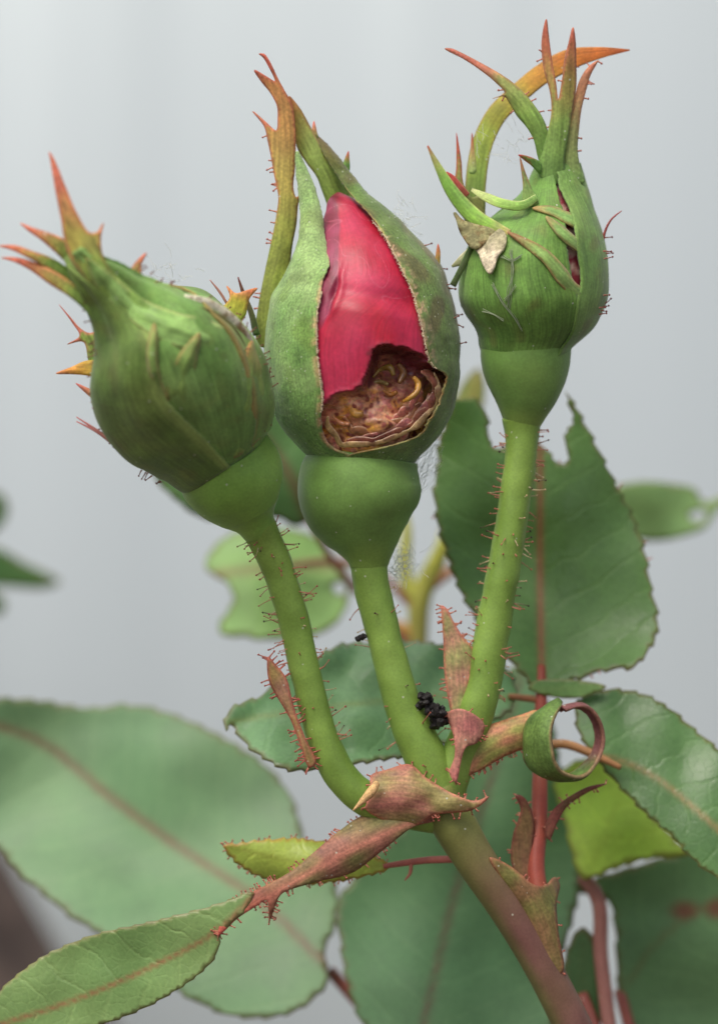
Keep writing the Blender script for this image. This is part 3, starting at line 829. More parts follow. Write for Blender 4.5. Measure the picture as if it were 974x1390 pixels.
arc('sepal', [(rbc(y), y, RD, rbr(y) + (0 if y > 470 else np.interp(y, [440, 470], [3.5, .5])), -95, rphi(x, y, 3.5)) for y, x in SLIT] + [(748, 222, RD - 4, 18, -80, 50)], 'sepal', bigsep(lin(84, 124, 56), lin(104, 148, 70)), rb, n=110, m=60, thick=3, edge=1.5,
    disp=eaten, label='broad front sepal of the round bud')
arc('sepal', [(rbc(y), y, RD, rbr(y) + (-.5 if y > 470 else 1), -178, -88) for y, x in SLIT], 'sepal', bigsep(lin(78, 112, 56), lin(96, 128, 60)), rb, n=60, m=24, thick=5)

def on_rb(x, y, off=5):
    r = rbr(y) + off
    return RD - math.sqrt(max(4, r*r - (x - rbc(y))**2))
def lobe(name, pts, widths, colf, parent, dfun, off=7, mat='sepal', label=None, crest=3.0):
    """a narrow pointed lobe lying along a body: strip with a raised crest"""
    rows = [(x, y, dfun(x, y) - off, w) for (x, y), w in zip(pts, widths)]
    R = spline(rows, 36); C, w = R[:, :3], np.maximum(R[:, 3], .3)
    tg = np.gradient(C, axis=0); tg /= np.linalg.norm(tg, axis=1)[:, None]
    sd = np.stack([-tg[:, 1], tg[:, 0], np.zeros(len(C))], 1); sd /= np.linalg.norm(sd, axis=1)[:, None] + 1e-9
    m_ = 9; v = np.linspace(-1, 1, m_)
    P = []
    for i in range(len(C)):
        for q in v:
            p = C[i] + sd[i] * q * w[i]
            p[2] = dfun(p[0], p[1]) - off * (0.35 + 0.65 * (1 - q*q)) - crest * (1 - abs(q))
            P.append(p)
    P = np.array(P)
    F = [(i*m_+j, i*m_+j+1, (i+1)*m_+j+1, (i+1)*m_+j) for i in range(len(C)-1) for j in range(m_-1)]
    t = np.repeat(np.linspace(0, 1, len(C)), m_); vv = np.tile(v, len(C))
    return mesh_obj(name, P, F, colf(t, vv, P), mat, parent, thick=3, label=label)
lcol = lambda a, b, e: (lambda t, v, P: mix(ramp(t, [(0, a), (.7, a), (1, b)]), e, sstep(np.abs(v), .72, 1) * .7))
def plate(name, out, mid, dfun, off, col, parent, label=None, wave=3):
    """a leafy lobe pressed on a round body"""
    ml = [(x, y, 0) for x, y in mid]
    return poly(name, out, ml, 'sepal', col, parent, grid=4, step=3, thick=3, label=label, wave=wave, wavef=.04,
                dfn=lambda p, t, v: np.array([dfun(x, y, 0) for x, y in p]) - off * (0.25 + 0.75 * np.clip(t * 2.5, 0, 1)) - 0.05 * off * np.maximum(0, 8 - np.abs(v)))
plc = lambda a, b, e: (lambda t, v, ed, P: mix(mix(ramp(t, [(0, a), (.7, a), (1, b)]), lin(120, 160, 92), .3 + .8 * fnoise(P, .03, 2)), e, (1 - sstep(ed, .5, 3.5)) * .8))
plate('sepal_lobe', [(796, 416), (776, 404), (755, 382), (736, 356), (713, 337), (688, 315), (714, 324), (742, 340), (766, 364), (780, 384), (796, 396)], [(796, 408), (764, 376), (726, 336), (689, 316)], on_rb, 7, plc(lin(112, 146, 82), lin(150, 112, 80), lin(140, 104, 70)), rb)
plate('sepal_lobe', [(800, 350), (772, 334), (752, 315), (740, 294), (760, 305), (780, 322), (800, 336)], [(800, 343), (768, 320), (741, 295)], on_rb, 6, plc(lin(108, 148, 84), lin(130, 120, 76), lin(140, 130, 84)), rb)
plate('sepal_lobe', [(788, 311), (766, 303), (748, 293), (722, 283), (746, 280), (767, 287), (788, 299)], [(788, 305), (760, 292), (724, 283)], on_rb, 6, plc(lin(112, 152, 88), lin(176, 110, 84), lin(150, 130, 84)), rb)
gtip = [(0, lin(96, 136, 72)), (.4, lin(112, 142, 74)), (.7, lin(146, 128, 74)), (1, lin(170, 86, 76))]
bl = blade_col(gtip, lin(158, 92, 72), 2.5)
poly('sepal', [(729, 232), (736, 205), (744, 175), (748, 150), (746, 125), (738, 95), (735, 55), (741, 26), (743, 40), (746, 65), (750, 92), (754, 112), (757, 134), (762, 110), (766, 80), (772, 55), (777, 37), (780, 55), (781, 85), (781, 115),
               (776, 150), (770, 185), (765, 215), (764, 242), (748, 252)], [(748, 250, -20), (756, 180, -24), (760, 110, -26), (760, 40, -30)], 'sepal', bl, rb, cup=1.2, fold=.15, grid=4, step=3, thick=2.5,
     label='front sepal with two upright spikes')
hh = edge_hairs(6, (4, 8))
poly('sepal', [(756, 230), (764, 205), (772, 170), (778, 140), (785, 112), (797, 92), (811, 82), (801, 102), (794, 125), (788, 150), (785, 175), (783, 202), (786, 225), (792, 248), (770, 250)],
     [(775, 248, -12), (774, 190, -14), (786, 130, -12), (810, 83, -8)], 'sepal', blade_col([(0, lin(104, 140, 80)), (.4, lin(132, 140, 92)), (.75, lin(150, 112, 84)), (1, lin(160, 84, 70))], lin(170, 120, 96)), rb, cup=1.2, fold=.15, grid=4, step=3, thick=2.5)
hh += edge_hairs(9, (5, 9), keep=lambda x, y: x > 780)
poly('sepal', [(603, 66), (612, 66), (632, 75), (660, 90), (682, 103), (702, 118), (722, 140), (738, 165), (745, 190), (746, 215), (738, 232), (730, 215), (724, 190), (714, 172), (702, 158), (692, 142), (684, 131), (668, 134), (684, 126), (672, 112), (655, 98), (630, 81)],
     [(738, 225, -14), (726, 165, -22), (690, 122, -26), (645, 86, -24), (604, 66, -18)], 'sepal', blade_col([(0, lin(92, 130, 64)), (.35, lin(120, 156, 80)), (.6, lin(140, 150, 92)), (.75, lin(176, 118, 100)), (1, lin(180, 84, 90))], lin(150, 96, 72)), rb, cup=1.4, fold=.15, grid=4, step=3, thick=2.5,
     label='sepal tip arching away to a pink point')
hh += edge_hairs(8, (5, 9), keep=lambda x, y: y > 110)
rcol = lambda stops, edge: (lambda t, v, P: mix(ramp(t + .05 * fnoise(P, .05, 1), stops), edge, sstep(np.abs(v), .75, 1) * .7))
ribbon('sepal', [(652, 330, 40, 14, 0), (644, 290, 42, 14, 0), (645, 250, 42, 14, 5), (656, 190, 40, 14, 8), (674, 155, 38, 14, 12), (704, 126, 34, 14, 18), (736, 100, 30, 14, 14), (772, 81, 26, 14, 5), (812, 72, 22, 8, 0), (854, 68, 18, .8, 0)],
       rcol([(0, lin(110, 124, 70)), (.2, lin(128, 160, 84)), (.4, lin(138, 158, 72)), (.6, lin(160, 140, 56)), (.78, lin(178, 112, 48)), (1, lin(160, 84, 50))], lin(150, 118, 70)), rb, n=110, m=13, cup=0.08,
       label='long sepal arching over to an orange tip')
ribbon('sepal', [(690, 318, -62, 6, 0), (672, 311, -50, 9, 0), (645, 296, -30, 11, 10), (614, 262, -16, 9, 15), (596, 230, -12, 5, 10), (580, 198, -10, .6, 0)],
       rcol([(0, lin(150, 140, 90)), (.2, lin(116, 160, 66)), (.7, lin(104, 150, 66)), (.9, lin(140, 140, 90)), (1, RED)], lin(170, 180, 120)), rb, cup=.3, label='narrow curled sepal with pink tip beside the torn patch')
poly('sepal', [(612, 262), (618, 235), (619, 205), (619, 180), (623, 200), (626, 220), (629, 250), (640, 268), (655, 262), (656, 300), (648, 320), (626, 292)], [(640, 300, 0), (628, 250, 0), (620, 182, -4)], 'sepal',
     blade_col([(0, lin(110, 110, 66)), (.5, lin(120, 138, 76)), (.8, lin(140, 128, 80)), (1, RED)], RED, 2.5), rb, cup=1, grid=4, step=3, thick=2.5)
poly('sepal', [(636, 235), (638, 205), (640, 180), (643, 200), (645, 235)], [(641, 235, 20), (640, 180, 18)], 'sepal', blade_col([(0, G_LIGHT), (1, RED)]), rb, grid=4, step=3, thick=3)
ribbon('sepal', [(634, 266, -8, 4, 0), (622, 254, -10, 5, 0), (612, 240, -10, 3, 0), (605, 234, -10, 1, 0)], rcol([(0, lin(140, 76, 60)), (1, lin(150, 60, 60))], PINK), rb, n=24)
ribbon('sepal', [(640, 258, -24, 2, 10), (660, 268, -36, 6, 15), (684, 277, -46, 6.5, 10), (708, 279, -50, 6, 0), (728, 268, -44, 4, 0)], rcol([(0, lin(176, 190, 130)), (.5, lin(130, 172, 84)), (1, lin(110, 150, 80))], lin(180, 186, 140)), rb, cup=.2)
poly('sepal', [(710, 280), (709, 250), (705, 213), (713, 235), (722, 258), (730, 276)], [(720, 280, -40), (706, 213, -44)], 'sepal', blade_col([(0, lin(120, 152, 90)), (.7, lin(110, 140, 84)), (1, RED)], lin(140, 100, 74), 2), rb, grid=4, step=3, thick=3)
poly('sepal', [(703, 210), (722, 214), (734, 222), (732, 236), (722, 226)], [(734, 230, -20), (703, 210, -34)], 'sepal', blade_col([(0, G_SEP), (.8, G_SEP), (1, RED)], RED, 2), rb, grid=4, step=3, thick=3)
ribbon('sepal', [(641, 332, -30, 3, 0), (633, 350, -28, 4, 0), (624, 368, -28, 3.5, 0), (614, 388, -26, 4, 0)], rcol([(0, G_DARK), (1, lin(56, 70, 40))], G_SEP), rb, n=24)
ribbon('sepal', [(638, 340, -26, 4, 0), (628, 352, -24, 6, 0), (613, 362, -22, 1, 0)], rcol([(0, lin(170, 180, 150)), (1, lin(120, 130, 90))], CREAM), rb, n=24)
poly('torn_membrane', [(633, 322), (646, 314), (662, 308), (680, 312), (687, 320), (684, 338), (676, 346), (671, 362), (664, 372), (655, 358), (648, 343), (638, 334)], [(660, 308, -64), (662, 372, -72)], 'dead',
     lambda t, v, e, P: mix(np.tile(lin(160, 158, 128), (len(P), 1)), lin(216, 208, 182), sstep(P[:, 1] + 18 * fnoise(P, .1, 3), 325, 350)), rb, wave=5, wavef=.08, grid=4, step=3, thick=4,
     dfn=lambda p, t, v: np.array([on_rb(x, y, 9) for x, y in p]) + 66 + (p[:, 1] - 340) * .0, label='cream dried torn membrane on the round bud')
poly('torn_membrane', [(616, 288), (630, 300), (650, 306), (672, 314), (660, 330), (642, 338), (630, 326), (622, 308)], [(620, 290, -24), (660, 326, -52)], 'dead',
     lambda t, v, e, P: mix(np.tile(lin(140, 140, 100), (len(P), 1)), lin(116, 96, 66), sstep(fnoise(P, .12, 3), 0, .4)), rb, wave=5, wavef=.08, grid=4, step=3, thick=4)
tube('sepal_filament', [(817, 335, 5, 2.2), (820, 316, 2, 2), (829, 298, -2, 1.6), (843, 286, -6, .8)], 'hair', lin(164, 84, 80), rb, n=20, m=6)
hh += sil_hairs(rbc, rbr, 320, 440, 10, (6, 11), False)
hairs('gland_hairs', hh, rb)

# ------------------------------------------------------------------ left bud (tilted towards the upper left and the viewer)
lb = tube('flower_bud', [(352, 720, -49, 24), (346, 709, -56, 28), (338, 694, -61, 44), (328, 674, -67, 61), (317, 650, -75, 71), (306, 628, -83, 70), (299, 612, -90, 66)], 'hip',
          lambda t, a, P: mix(np.tile(lin(108, 154, 68), (len(P), 1)), lin(134, 182, 90), 0.4 + .8 * fnoise(P, .01, 3)), rose, n=60, m=48, label='tilted bud leaning away with ragged spiky sepals')
AX = np.array([-.557, -.83])
LBH = [(-14, 60), (-6, 66), (2, 71.5), (14, 82), (42, 100), (75, 112), (111, 116), (150, 111), (185, 96), (215, 73), (240, 54), (270, 43), (310, 32), (345, 22)]
_lu = lambda h: np.interp(h, [0, 42, 111, 180, 240, 300], [0, 5, 9, 13, 11, 3])
_lh = np.array([r[0] for r in LBH]); _lr = np.array([r[1] for r in LBH])
def lax(h): return (302 + AX[0] * h + .83 * _lu(h), 622 + AX[1] * h - .557 * _lu(h), -95 - 0.55 * h)
def on_lb(x, y, off=0):
    q = np.array([x - 302, y - 622]); h = q.dot(AX); u = q[0] * .83 - q[1] * .557 - _lu(h)
    r = np.interp(h, _lh, _lr) + off
    return -95 - .55 * h - math.sqrt(max(9, r*r - u*u)) * 0.95
def lrow(h, pl, pr, ex=0): return (*lax(h), np.interp(h, _lh, _lr) + ex, pl, pr)
ls = lambda a, b: (lambda t, v, P: mix(mix(np.tile(a, (len(P), 1)), b, .35 + .9 * fnoise(P, .014, 5)), lin(110, 100, 58), sstep(fnoise(P, .035, 9), .15, .6) * .2))
HS = [-14, 2, 14, 42, 75, 111, 150, 185, 225, 270, 310, 345]
arc('inner_bud', [lrow(h, -170, 170, -12) for h in (20, 60, 100, 140, 175, 205, 230, 250)], 'dead', lambda t, v, P: mix(np.tile(lin(110, 96, 58), (len(P), 1)), lin(84, 66, 44), sstep(fnoise(P, .06, 2), -.1, .4)), lb, n=40, m=40, thick=0, tilt=True, label='browned inside of the eaten tilted bud')
ridge_n = lambda k, sd: (lambda t, v, P: sstep(t, .05, .3) * (2.4 * np.sin(v * k + 2 * t) + 2.5 * fnoise(P, .02, sd)))
def edged(base, hi, edge, side):
    f0 = ls(base, hi)
    def f(t, v, P):
        e = (1 - v) if side > 0 else v
        return mix(f0(t, v, P), edge, (1 - sstep(e, .02, .07)) * .75)
    return f
arc('sepal', [lrow(h, p, 180) for h, p in zip(HS, (36, 36, 38, 40, 44, 48, 52, 58, 66))][:8] + [lrow(212, 78, 150), lrow(232, 96, 120)], 'sepal', edged(lin(104, 146, 76), lin(124, 164, 90), lin(150, 126, 78), -1), lb, n=70, m=50, thick=3, tilt=True, edge=2, disp=ridge_n(30, 7), label='light green flank sepal of the tilted bud')
arc('sepal', [lrow(h, -40, p, 1.5) for h, p in zip(HS, (40, 40, 42, 45, 50, 55, 60, 66, 70, 60, 40, -10))], 'sepal', ls(lin(100, 142, 74), lin(134, 174, 102)), lb, n=80, m=44, thick=3, tilt=True, edge=2, label='central ridged sepal of the tilted bud',
    disp=lambda t, v, P: sstep(t, .05, .3) * (2.2 * np.sin(v * 17 + 2 * t) + 2.5 * fnoise(P, .02, 4)) - 7 * np.exp(-(((t - .62) / .09) ** 2 + ((v - .52) / .13) ** 2)))
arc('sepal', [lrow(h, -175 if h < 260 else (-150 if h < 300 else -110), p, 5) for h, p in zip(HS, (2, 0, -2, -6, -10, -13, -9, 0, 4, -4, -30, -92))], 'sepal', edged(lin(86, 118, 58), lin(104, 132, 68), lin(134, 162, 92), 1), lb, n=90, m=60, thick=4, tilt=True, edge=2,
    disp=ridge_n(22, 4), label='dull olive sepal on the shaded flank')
plate('sepal_lobe', [(292, 606), (300, 572), (318, 526), (344, 460), (354, 482), (366, 510), (370, 545), (362, 580), (340, 606), (312, 622)], [(322, 614), (334, 560), (344, 462)], on_lb, 10, plc(lin(118, 152, 72), lin(160, 130, 80), lin(150, 112, 72)), lb)
plate('sepal_lobe', [(271, 452), (268, 480), (264, 512), (266, 548), (272, 584), (250, 574), (234, 552), (226, 538), (232, 508), (248, 474)], [(256, 574), (248, 512), (270, 454)], on_lb, 9, plc(lin(116, 150, 80), lin(160, 112, 76), lin(140, 120, 76)), lb)
plate('sepal_lobe', [(118, 350), (150, 372), (190, 404), (236, 424), (286, 436), (330, 466), (342, 492), (300, 484), (250, 474), (206, 456), (166, 424), (134, 392)], [(338, 484), (260, 452), (190, 424), (120, 354)], on_lb, 9, plc(lin(134, 176, 104), lin(112, 150, 80), lin(150, 160, 100)), lb)
plate('sepal_lobe', [(210, 438), (214, 462), (214, 492), (222, 526), (232, 552), (216, 540), (204, 510), (200, 474)], [(226, 546), (208, 500), (210, 440)], on_lb, 12, plc(lin(112, 144, 78), lin(150, 110, 76), lin(150, 130, 84)), lb)
tip = lambda c1: blade_col([(0, lin(120, 162, 86)), (.42, lin(112, 142, 68)), (.6, lin(140, 132, 66)), (.85, lin(172, 98, 80)), (1, lin(186, 98, 100))], c1, 4)
def lp(name, out, mid, colr=None, cup=1.2, label=None):
    mid = [(x, y, d - (75 if d < -150 else 30)) for x, y, d in mid]
    return poly(name, out, mid, 'sepal', colr or tip(lin(186, 110, 84)), lb, cup=cup, grid=5, step=3, thick=3, label=label)
lp('sepal', [(67, 206), (74, 216), (88, 250), (105, 290), (122, 316), (132, 315), (140, 303), (137, 322), (139, 344), (148, 362), (162, 378), (184, 398), (206, 420), (230, 450), (196, 436), (152, 412), (122, 384), (96, 350), (88, 325), (84, 300), (76, 260), (70, 225)],
   [(226, 448, on_lb(226, 448) + 73), (190, 418, on_lb(190, 418) + 66), (160, 396, on_lb(160, 396) + 66), (132, 362, on_lb(132, 362) + 68), (104, 310, -226), (67, 206, -215)], label='reddish spike tip of the tilted bud')
lp('sepal', [(28, 303), (45, 309), (72, 318), (92, 328), (115, 352), (135, 385), (118, 384), (98, 366), (78, 345), (55, 325), (38, 313)], [(125, 380, -196), (80, 334, -210), (28, 303, -202)])
lp('sepal', [(-2, 334), (20, 333), (45, 341), (70, 350), (92, 364), (110, 385), (96, 382), (78, 371), (58, 361), (36, 349), (15, 339)], [(105, 385, -186), (50, 350, -200), (-2, 334, -195)])
lp('sepal', [(2, 350), (25, 350), (52, 358), (84, 374), (112, 396), (140, 424), (165, 470), (140, 452), (118, 424), (96, 404), (68, 386), (40, 366), (18, 355)], [(150, 450, -176), (95, 394, -202), (40, 362, -196), (2, 350, -192)], label='long pale pink curved sepal point')
lp('sepal', [(152, 384), (165, 378), (176, 368), (184, 356), (199, 343), (192, 360), (192, 372), (190, 392), (176, 402)], [(170, 398, -190), (198, 343, -180)])
lp('sepal', [(190, 402), (192, 386), (204, 390), (214, 400), (228, 424), (240, 444), (222, 440), (205, 424)], [(235, 440, -160), (192, 388, -160)], blade_col([(0, G_LIGHT), (.6, lin(160, 196, 120)), (1, lin(170, 120, 80))]))
lp('sepal', [(80, 413), (94, 428), (110, 446), (122, 452), (137, 446), (130, 460), (134, 490), (142, 530), (128, 520), (120, 488), (113, 464), (92, 467), (108, 456), (98, 438)], [(136, 530, -80), (118, 464, -90), (80, 413, -100)],
   blade_col([(0, lin(100, 136, 70)), (.6, lin(126, 150, 80)), (1, lin(176, 120, 100))], PINK, 2.5))
lp('sepal', [(76, 507), (98, 498), (118, 490), (136, 492), (140, 515), (120, 510), (98, 508)], [(138, 503, -90), (76, 507, -90)], blade_col([(0, lin(140, 136, 60)), (.5, lin(176, 136, 62)), (1, lin(190, 120, 80))]))
lp('sepal', [(103, 520), (118, 526), (134, 534), (144, 560), (130, 546)], [(140, 550, -90), (103, 520, -92)], blade_col([(0, lin(120, 130, 66)), (1, PINK)]))
for q in (0, 1):
    tube('sepal_filament', [(182, 622 + 3*q, -150, 3.5), (156, 602 + 2*q, -150, 3), (130, 583 + 2*q, -146, 2.2), (104, 566 + 6*q, -142, .8)], 'hair', lambda t, a, P: ramp(t, [(0, lin(110, 100, 66)), (1, lin(196, 120, 120))]), lb, n=18, m=6)
lp('sepal', [(296, 428), (312, 404), (308, 388), (320, 398), (334, 394), (349, 391), (338, 406), (332, 430), (318, 440)], [(315, 436, -62), (325, 392, -60)], blade_col([(0, lin(130, 150, 60)), (.6, lin(160, 160, 60)), (1, lin(190, 110, 84))], lin(180, 120, 80), 2.5))
ribbon('torn_membrane', [(x, y, on_lb(x, y) - 5, w, 0) for x, y, w in ((250, 404, 4), (282, 414, 8), (306, 430, 9), (328, 452, 8), (346, 478, 4))], lambda t, v, P: mix(np.tile(lin(206, 208, 186), (len(P), 1)), lin(140, 120, 84), sstep(fnoise(P, .12, 2), .05, .5)), lb, 'dead', n=40, cup=.5,
       label='dried cream rim of the eaten top')
ribbon('sepal', [(x, y, on_lb(x, y) - 3, w, 0) for x, y, w in ((262, 418, 3), (290, 430, 7), (314, 450, 7), (334, 478, 3))], lambda t, v, P: np.tile(lin(90, 92, 50), (len(P), 1)), lb, n=30, label='brown shrivelled strip under the dried rim')
tube('sepal', [(305, 500, -70, 40), (270, 440, -75, 42), (245, 410, -80, 30), (230, 393, -84, 8)], 'sepal', lin(86, 116, 60), lb, n=30, m=24, label='dark rounded sepal at the back of the tilted bud')
tube('sepal_filament', [(308, 412, -80, 2), (298, 396, -82, 2), (285, 380, -84, .8)], 'hair', lin(190, 140, 130), lb, n=12, m=6)
lh = []
for k in range(60):
    h = rng.uniform(-5, 300); c = np.array(lax(h)); r = np.interp(h, _lh, _lr) + 4
    ph = rng.choice([-1.55, 1.5, -1.4, 1.4]) + rng.gauss(0, .25)
    sd = np.array([.83, -.557, 0]); p = c + r * (math.sin(ph) * sd + math.cos(ph) * np.array([0, 0, -1]))
    lh.append((p, math.sin(ph) * sd + np.array([rng.gauss(0, .3), rng.gauss(0, .3), -math.cos(ph)]), rng.uniform(5, 9), .9, lin(150, 110, 80), lin(120, 66, 56), 1.6))
hairs('gland_hairs', lh, lb)

# ------------------------------------------------------------------ stipules, bracts at the node
pk = lambda a, b, e: (lambda t, v, ed, P: mix(mix(np.tile(a, (len(P), 1)), b, .5 + 1.1 * fnoise(P, .03, 3) + .12 * np.sin(v * .8)), e, (1 - sstep(ed, 1, 4)) * .8))
PKS = pk(lin(168, 112, 100), lin(142, 134, 84), lin(190, 118, 104))
EH = []
def eh(*a, **k): EH.extend(edge_hairs(*a, **k))
node = poly('stipule', [(503, 1054), (524, 1046), (556, 1039), (577, 1056), (600, 1070), (622, 1081), (645, 1087), (663, 1081), (652, 1093), (636, 1100), (604, 1103), (585, 1106), (572, 1116), (545, 1120), (516, 1110), (496, 1096), (504, 1078)],
     [(500, 1080, -38), (550, 1078, -46), (600, 1090, -44), (663, 1082, -50)], 'stipule', PKS, rose, cup=1.6, wave=6, wavef=.04, grid=4, step=3, thick=4, label='pink stipule wrapped round the fork of the stalks')
eh(34, (4, 9))
poly('stipule', [(599, 822), (606, 826), (615, 844), (628, 865), (641, 882), (640, 907), (632, 946), (628, 985), (616, 990), (611, 963), (607, 941), (603, 907), (602, 873), (600, 845)],
     [(620, 985, 2), (622, 920, -4), (616, 870, -6), (600, 822, -8)], 'stipule', pk(lin(188, 136, 120), lin(150, 158, 100), lin(196, 110, 100)), rose, cup=1.5, grid=4, step=3, thick=4, label='upright pink stipule against the hairy stalk')
eh(42, (4, 9))
poly('stipule', [(608, 968), (622, 962), (640, 968), (656, 985), (646, 1008), (632, 1014), (626, 1030), (618, 1062), (610, 1050), (617, 1025), (616, 1000)], [(628, 966, -34), (628, 1005, -34), (614, 1056, -34)], 'stipule',
     pk(lin(176, 112, 108), lin(160, 128, 104), lin(190, 124, 112)), rose, cup=2.2, grid=4, step=3, thick=4)
eh(18, (3, 7))
poly('bract', [(364, 892), (374, 902), (388, 921), (395, 945), (402, 970), (414, 1001), (428, 1036), (420, 1042), (409, 1015), (395, 977), (381, 952), (369, 931), (364, 914)], [(422, 1038, -34), (392, 950, -38), (366, 893, -40)], 'stipule',
     pk(lin(150, 130, 80), lin(160, 120, 100), lin(176, 90, 84)), rose, cup=3, grid=4, step=3, thick=5, label='small fringed bract on the bent stalk')
eh(46, (6, 13), c0=lin(204, 128, 108), c1=lin(172, 92, 80))
tube('stipule', [(512, 1062, -52, 4), (504, 1074, -56, 6.5), (493, 1086, -54, 4.5), (479, 1100, -50, 1)], 'dead', lin(218, 184, 130), rose, n=20, m=8, label='shrivelled cream stipule tooth')

# front leaf: pink bract-like stalk and green blade
fl = poly('leaf', [(572, 1100), (540, 1100), (494, 1108), (460, 1130), (425, 1159), (397, 1182), (345, 1211), (318, 1226), (302, 1246), (296, 1270), (304, 1264), (322, 1247), (348, 1230), (362, 1222), (366, 1246), (374, 1226), (382, 1213), (425, 1197), (477, 1183), (517, 1154), (560, 1122), (590, 1112)],
     [(575, 1106, -22), (500, 1140, -34), (420, 1182, -40), (300, 1262, -42)], 'stipule', lambda t, v, e, P: mix(mix(mix(np.tile(lin(150, 104, 88), (len(P), 1)), lin(120, 124, 74), .4 + .9 * fnoise(P, .03, 2)), lin(196, 130, 112), np.exp(-((v + 2) / 5) ** 2) * .8), lin(160, 60, 56), sstep(P[:, 0], 400, 310) * .7),
     rose, cup=2.0, grid=4, step=3, thick=5, label='pink winged leaf stalk with a pale green blade')
eh(80, (4, 9), keep=lambda x, y: y > 1140 or x < 500)
leafc = lambda base, hi, rib, ribw=4, edge=None, s=3.0: (lambda t, v, e, P: mix(mix(mix(np.tile(base, (len(P), 1)), hi, .4 + .9 * fnoise(P, .008, s)), rib, np.exp(-(v / ribw) ** 2) * .85), edge if edge is not None else lin(110, 84, 62), (1 - sstep(e, .5, 3.5)) * .6))
poly('leaflet', [(345, 1211), (310, 1222), (276, 1233), (207, 1251), (132, 1268), (98, 1280), (50, 1304), (0, 1345), (-40, 1400), (40, 1410), (140, 1390), (230, 1350), (290, 1302), (303, 1264), (330, 1238)],
     [(345, 1214, -40), (296, 1262, -40), (230, 1300, -30), (120, 1350, -10), (-30, 1400, 10)], 'leaf', leafc(lin(112, 152, 104), lin(134, 170, 122), lin(150, 110, 92), 3), fl, wave=8, wavef=.015, grid=6, tooth=2.5, period=22, thick=4)
# small yellow-green leaflet behind the bract
sl = tube('leaf', [(520, 1176, 36, 3.5), (545, 1172, 34, 4.5), (575, 1168, 30, 5), (625, 1166, 16, 5.5)], 'stem', lin(160, 100, 92), rose, n=24, m=10, label='small yellow-green leaf on a pink stalk behind the cane')
poly('leaflet', [(303, 1147), (320, 1146), (350, 1141), (400, 1139), (432, 1142), (480, 1152), (515, 1166), (532, 1175), (515, 1184), (480, 1192), (420, 1199), (380, 1196), (345, 1186), (322, 1171)], [(530, 1175, 36), (420, 1172, 40), (304, 1148, 36)], 'leaf',
     leafc(lin(140, 172, 84), lin(164, 192, 100), lin(140, 160, 80), 3, lin(176, 96, 70)), sl, cup=1.2, wave=6, grid=5, tooth=4, period=16, thick=3)
eh(30, (3, 6))
tube('leaf_gland', [(558, 1172, 32, 3), (556, 1186, 30, 2.5), (549, 1195, 28, 1)], 'stem', lin(170, 110, 96), sl, n=10, m=6)

# rolled leaf
rl = poly('curled_leaf', [(655, 990), (680, 980), (708, 971), (730, 966), (738, 990), (730, 1010), (708, 1016), (683, 1026), (652, 1044), (631, 1056), (620, 1080), (608, 1078), (614, 1050), (630, 1020)], [(614, 1070, -6), (650, 1022, -6), (700, 996, 0), (738, 988, 6)], 'stipule',
     lambda t, v, e, P: mix(mix(np.tile(lin(140, 144, 78), (len(P), 1)), lin(178, 124, 96), .45 + .9 * fnoise(P, .03, 2) + .3 * np.sin(v * .35)), lin(176, 96, 84), (1 - sstep(e, 1, 4)) * .7), rose, cup=2.0, grid=4, step=3, thick=5, label='leaf rolled up into a ring, purple inside out')
eh(40, (4, 8), keep=lambda x, y: y > 1000)
nseg, mm = 120, 15
P, cc, ci = [], [], []
axis = np.array([math.sin(math.radians(42)), 0, -math.cos(math.radians(42))])
eu = np.array([math.cos(math.radians(42)), 0, math.sin(math.radians(42))]); ev = np.array([0, -1.0, 0])
for i in range(nseg):
    f = i / (nseg - 1); th = math.radians(98 + 372 * f)
    r = 57 - 7 * f + 2 * math.sin(th * 2) + 0.9 * math.sin(th * 5.3)
    deg = 98 + 372 * f
    wid = np.interp(deg, [98, 110, 150, 200, 250, 290, 330, 370, 420, 470], [10, 32, 52, 60, 54, 36, 22, 17, 17, 12])
    off = np.interp(deg, [98, 180, 250, 330, 400, 470], [-4, 0, 2, 14, 18, 12])
    for j in range(mm):
        v = -1 + 2 * j / (mm - 1)
        rr = r - 5 * v * v + 1.2 * mnoise.noise(Vector((th * 2.2, v * 1.3, 0)))
        p = np.array([766, 1006, 6.0]) + eu * rr * math.cos(th) + ev * rr * math.sin(th) + axis * (off + v * (wid / 2 + (1.6 * mnoise.noise(Vector((th * 4, v * 9, 3))) if abs(v) > .9 else 0)))
        P.append(p)
        g = mix(lin(80, 108, 54), lin(104, 134, 68), np.array(.5 + .8 * mnoise.noise(Vector((th * 1.5, v, 1)))))
        pu = lin(128, 84, 84)
        c = mix(g, pu, np.array(sstep(deg, 300, 350)))
        c = mix(c, lin(150, 110, 90), np.array(sstep(abs(v), .85, 1) * .6))
        cc.append(c)
F = [(i*mm+j, i*mm+j+1, (i+1)*mm+j+1, (i+1)*mm+j) for i in range(nseg-1) for j in range(mm-1)]
mesh_obj('rolled_blade', np.array(P), F, np.array(cc), 'stipule', rl, thick=5,
         uv=np.array([(i / nseg * 4, j / mm * .5) for i in range(nseg) for j in range(mm)]))
hairs('gland_hairs', EH, node)

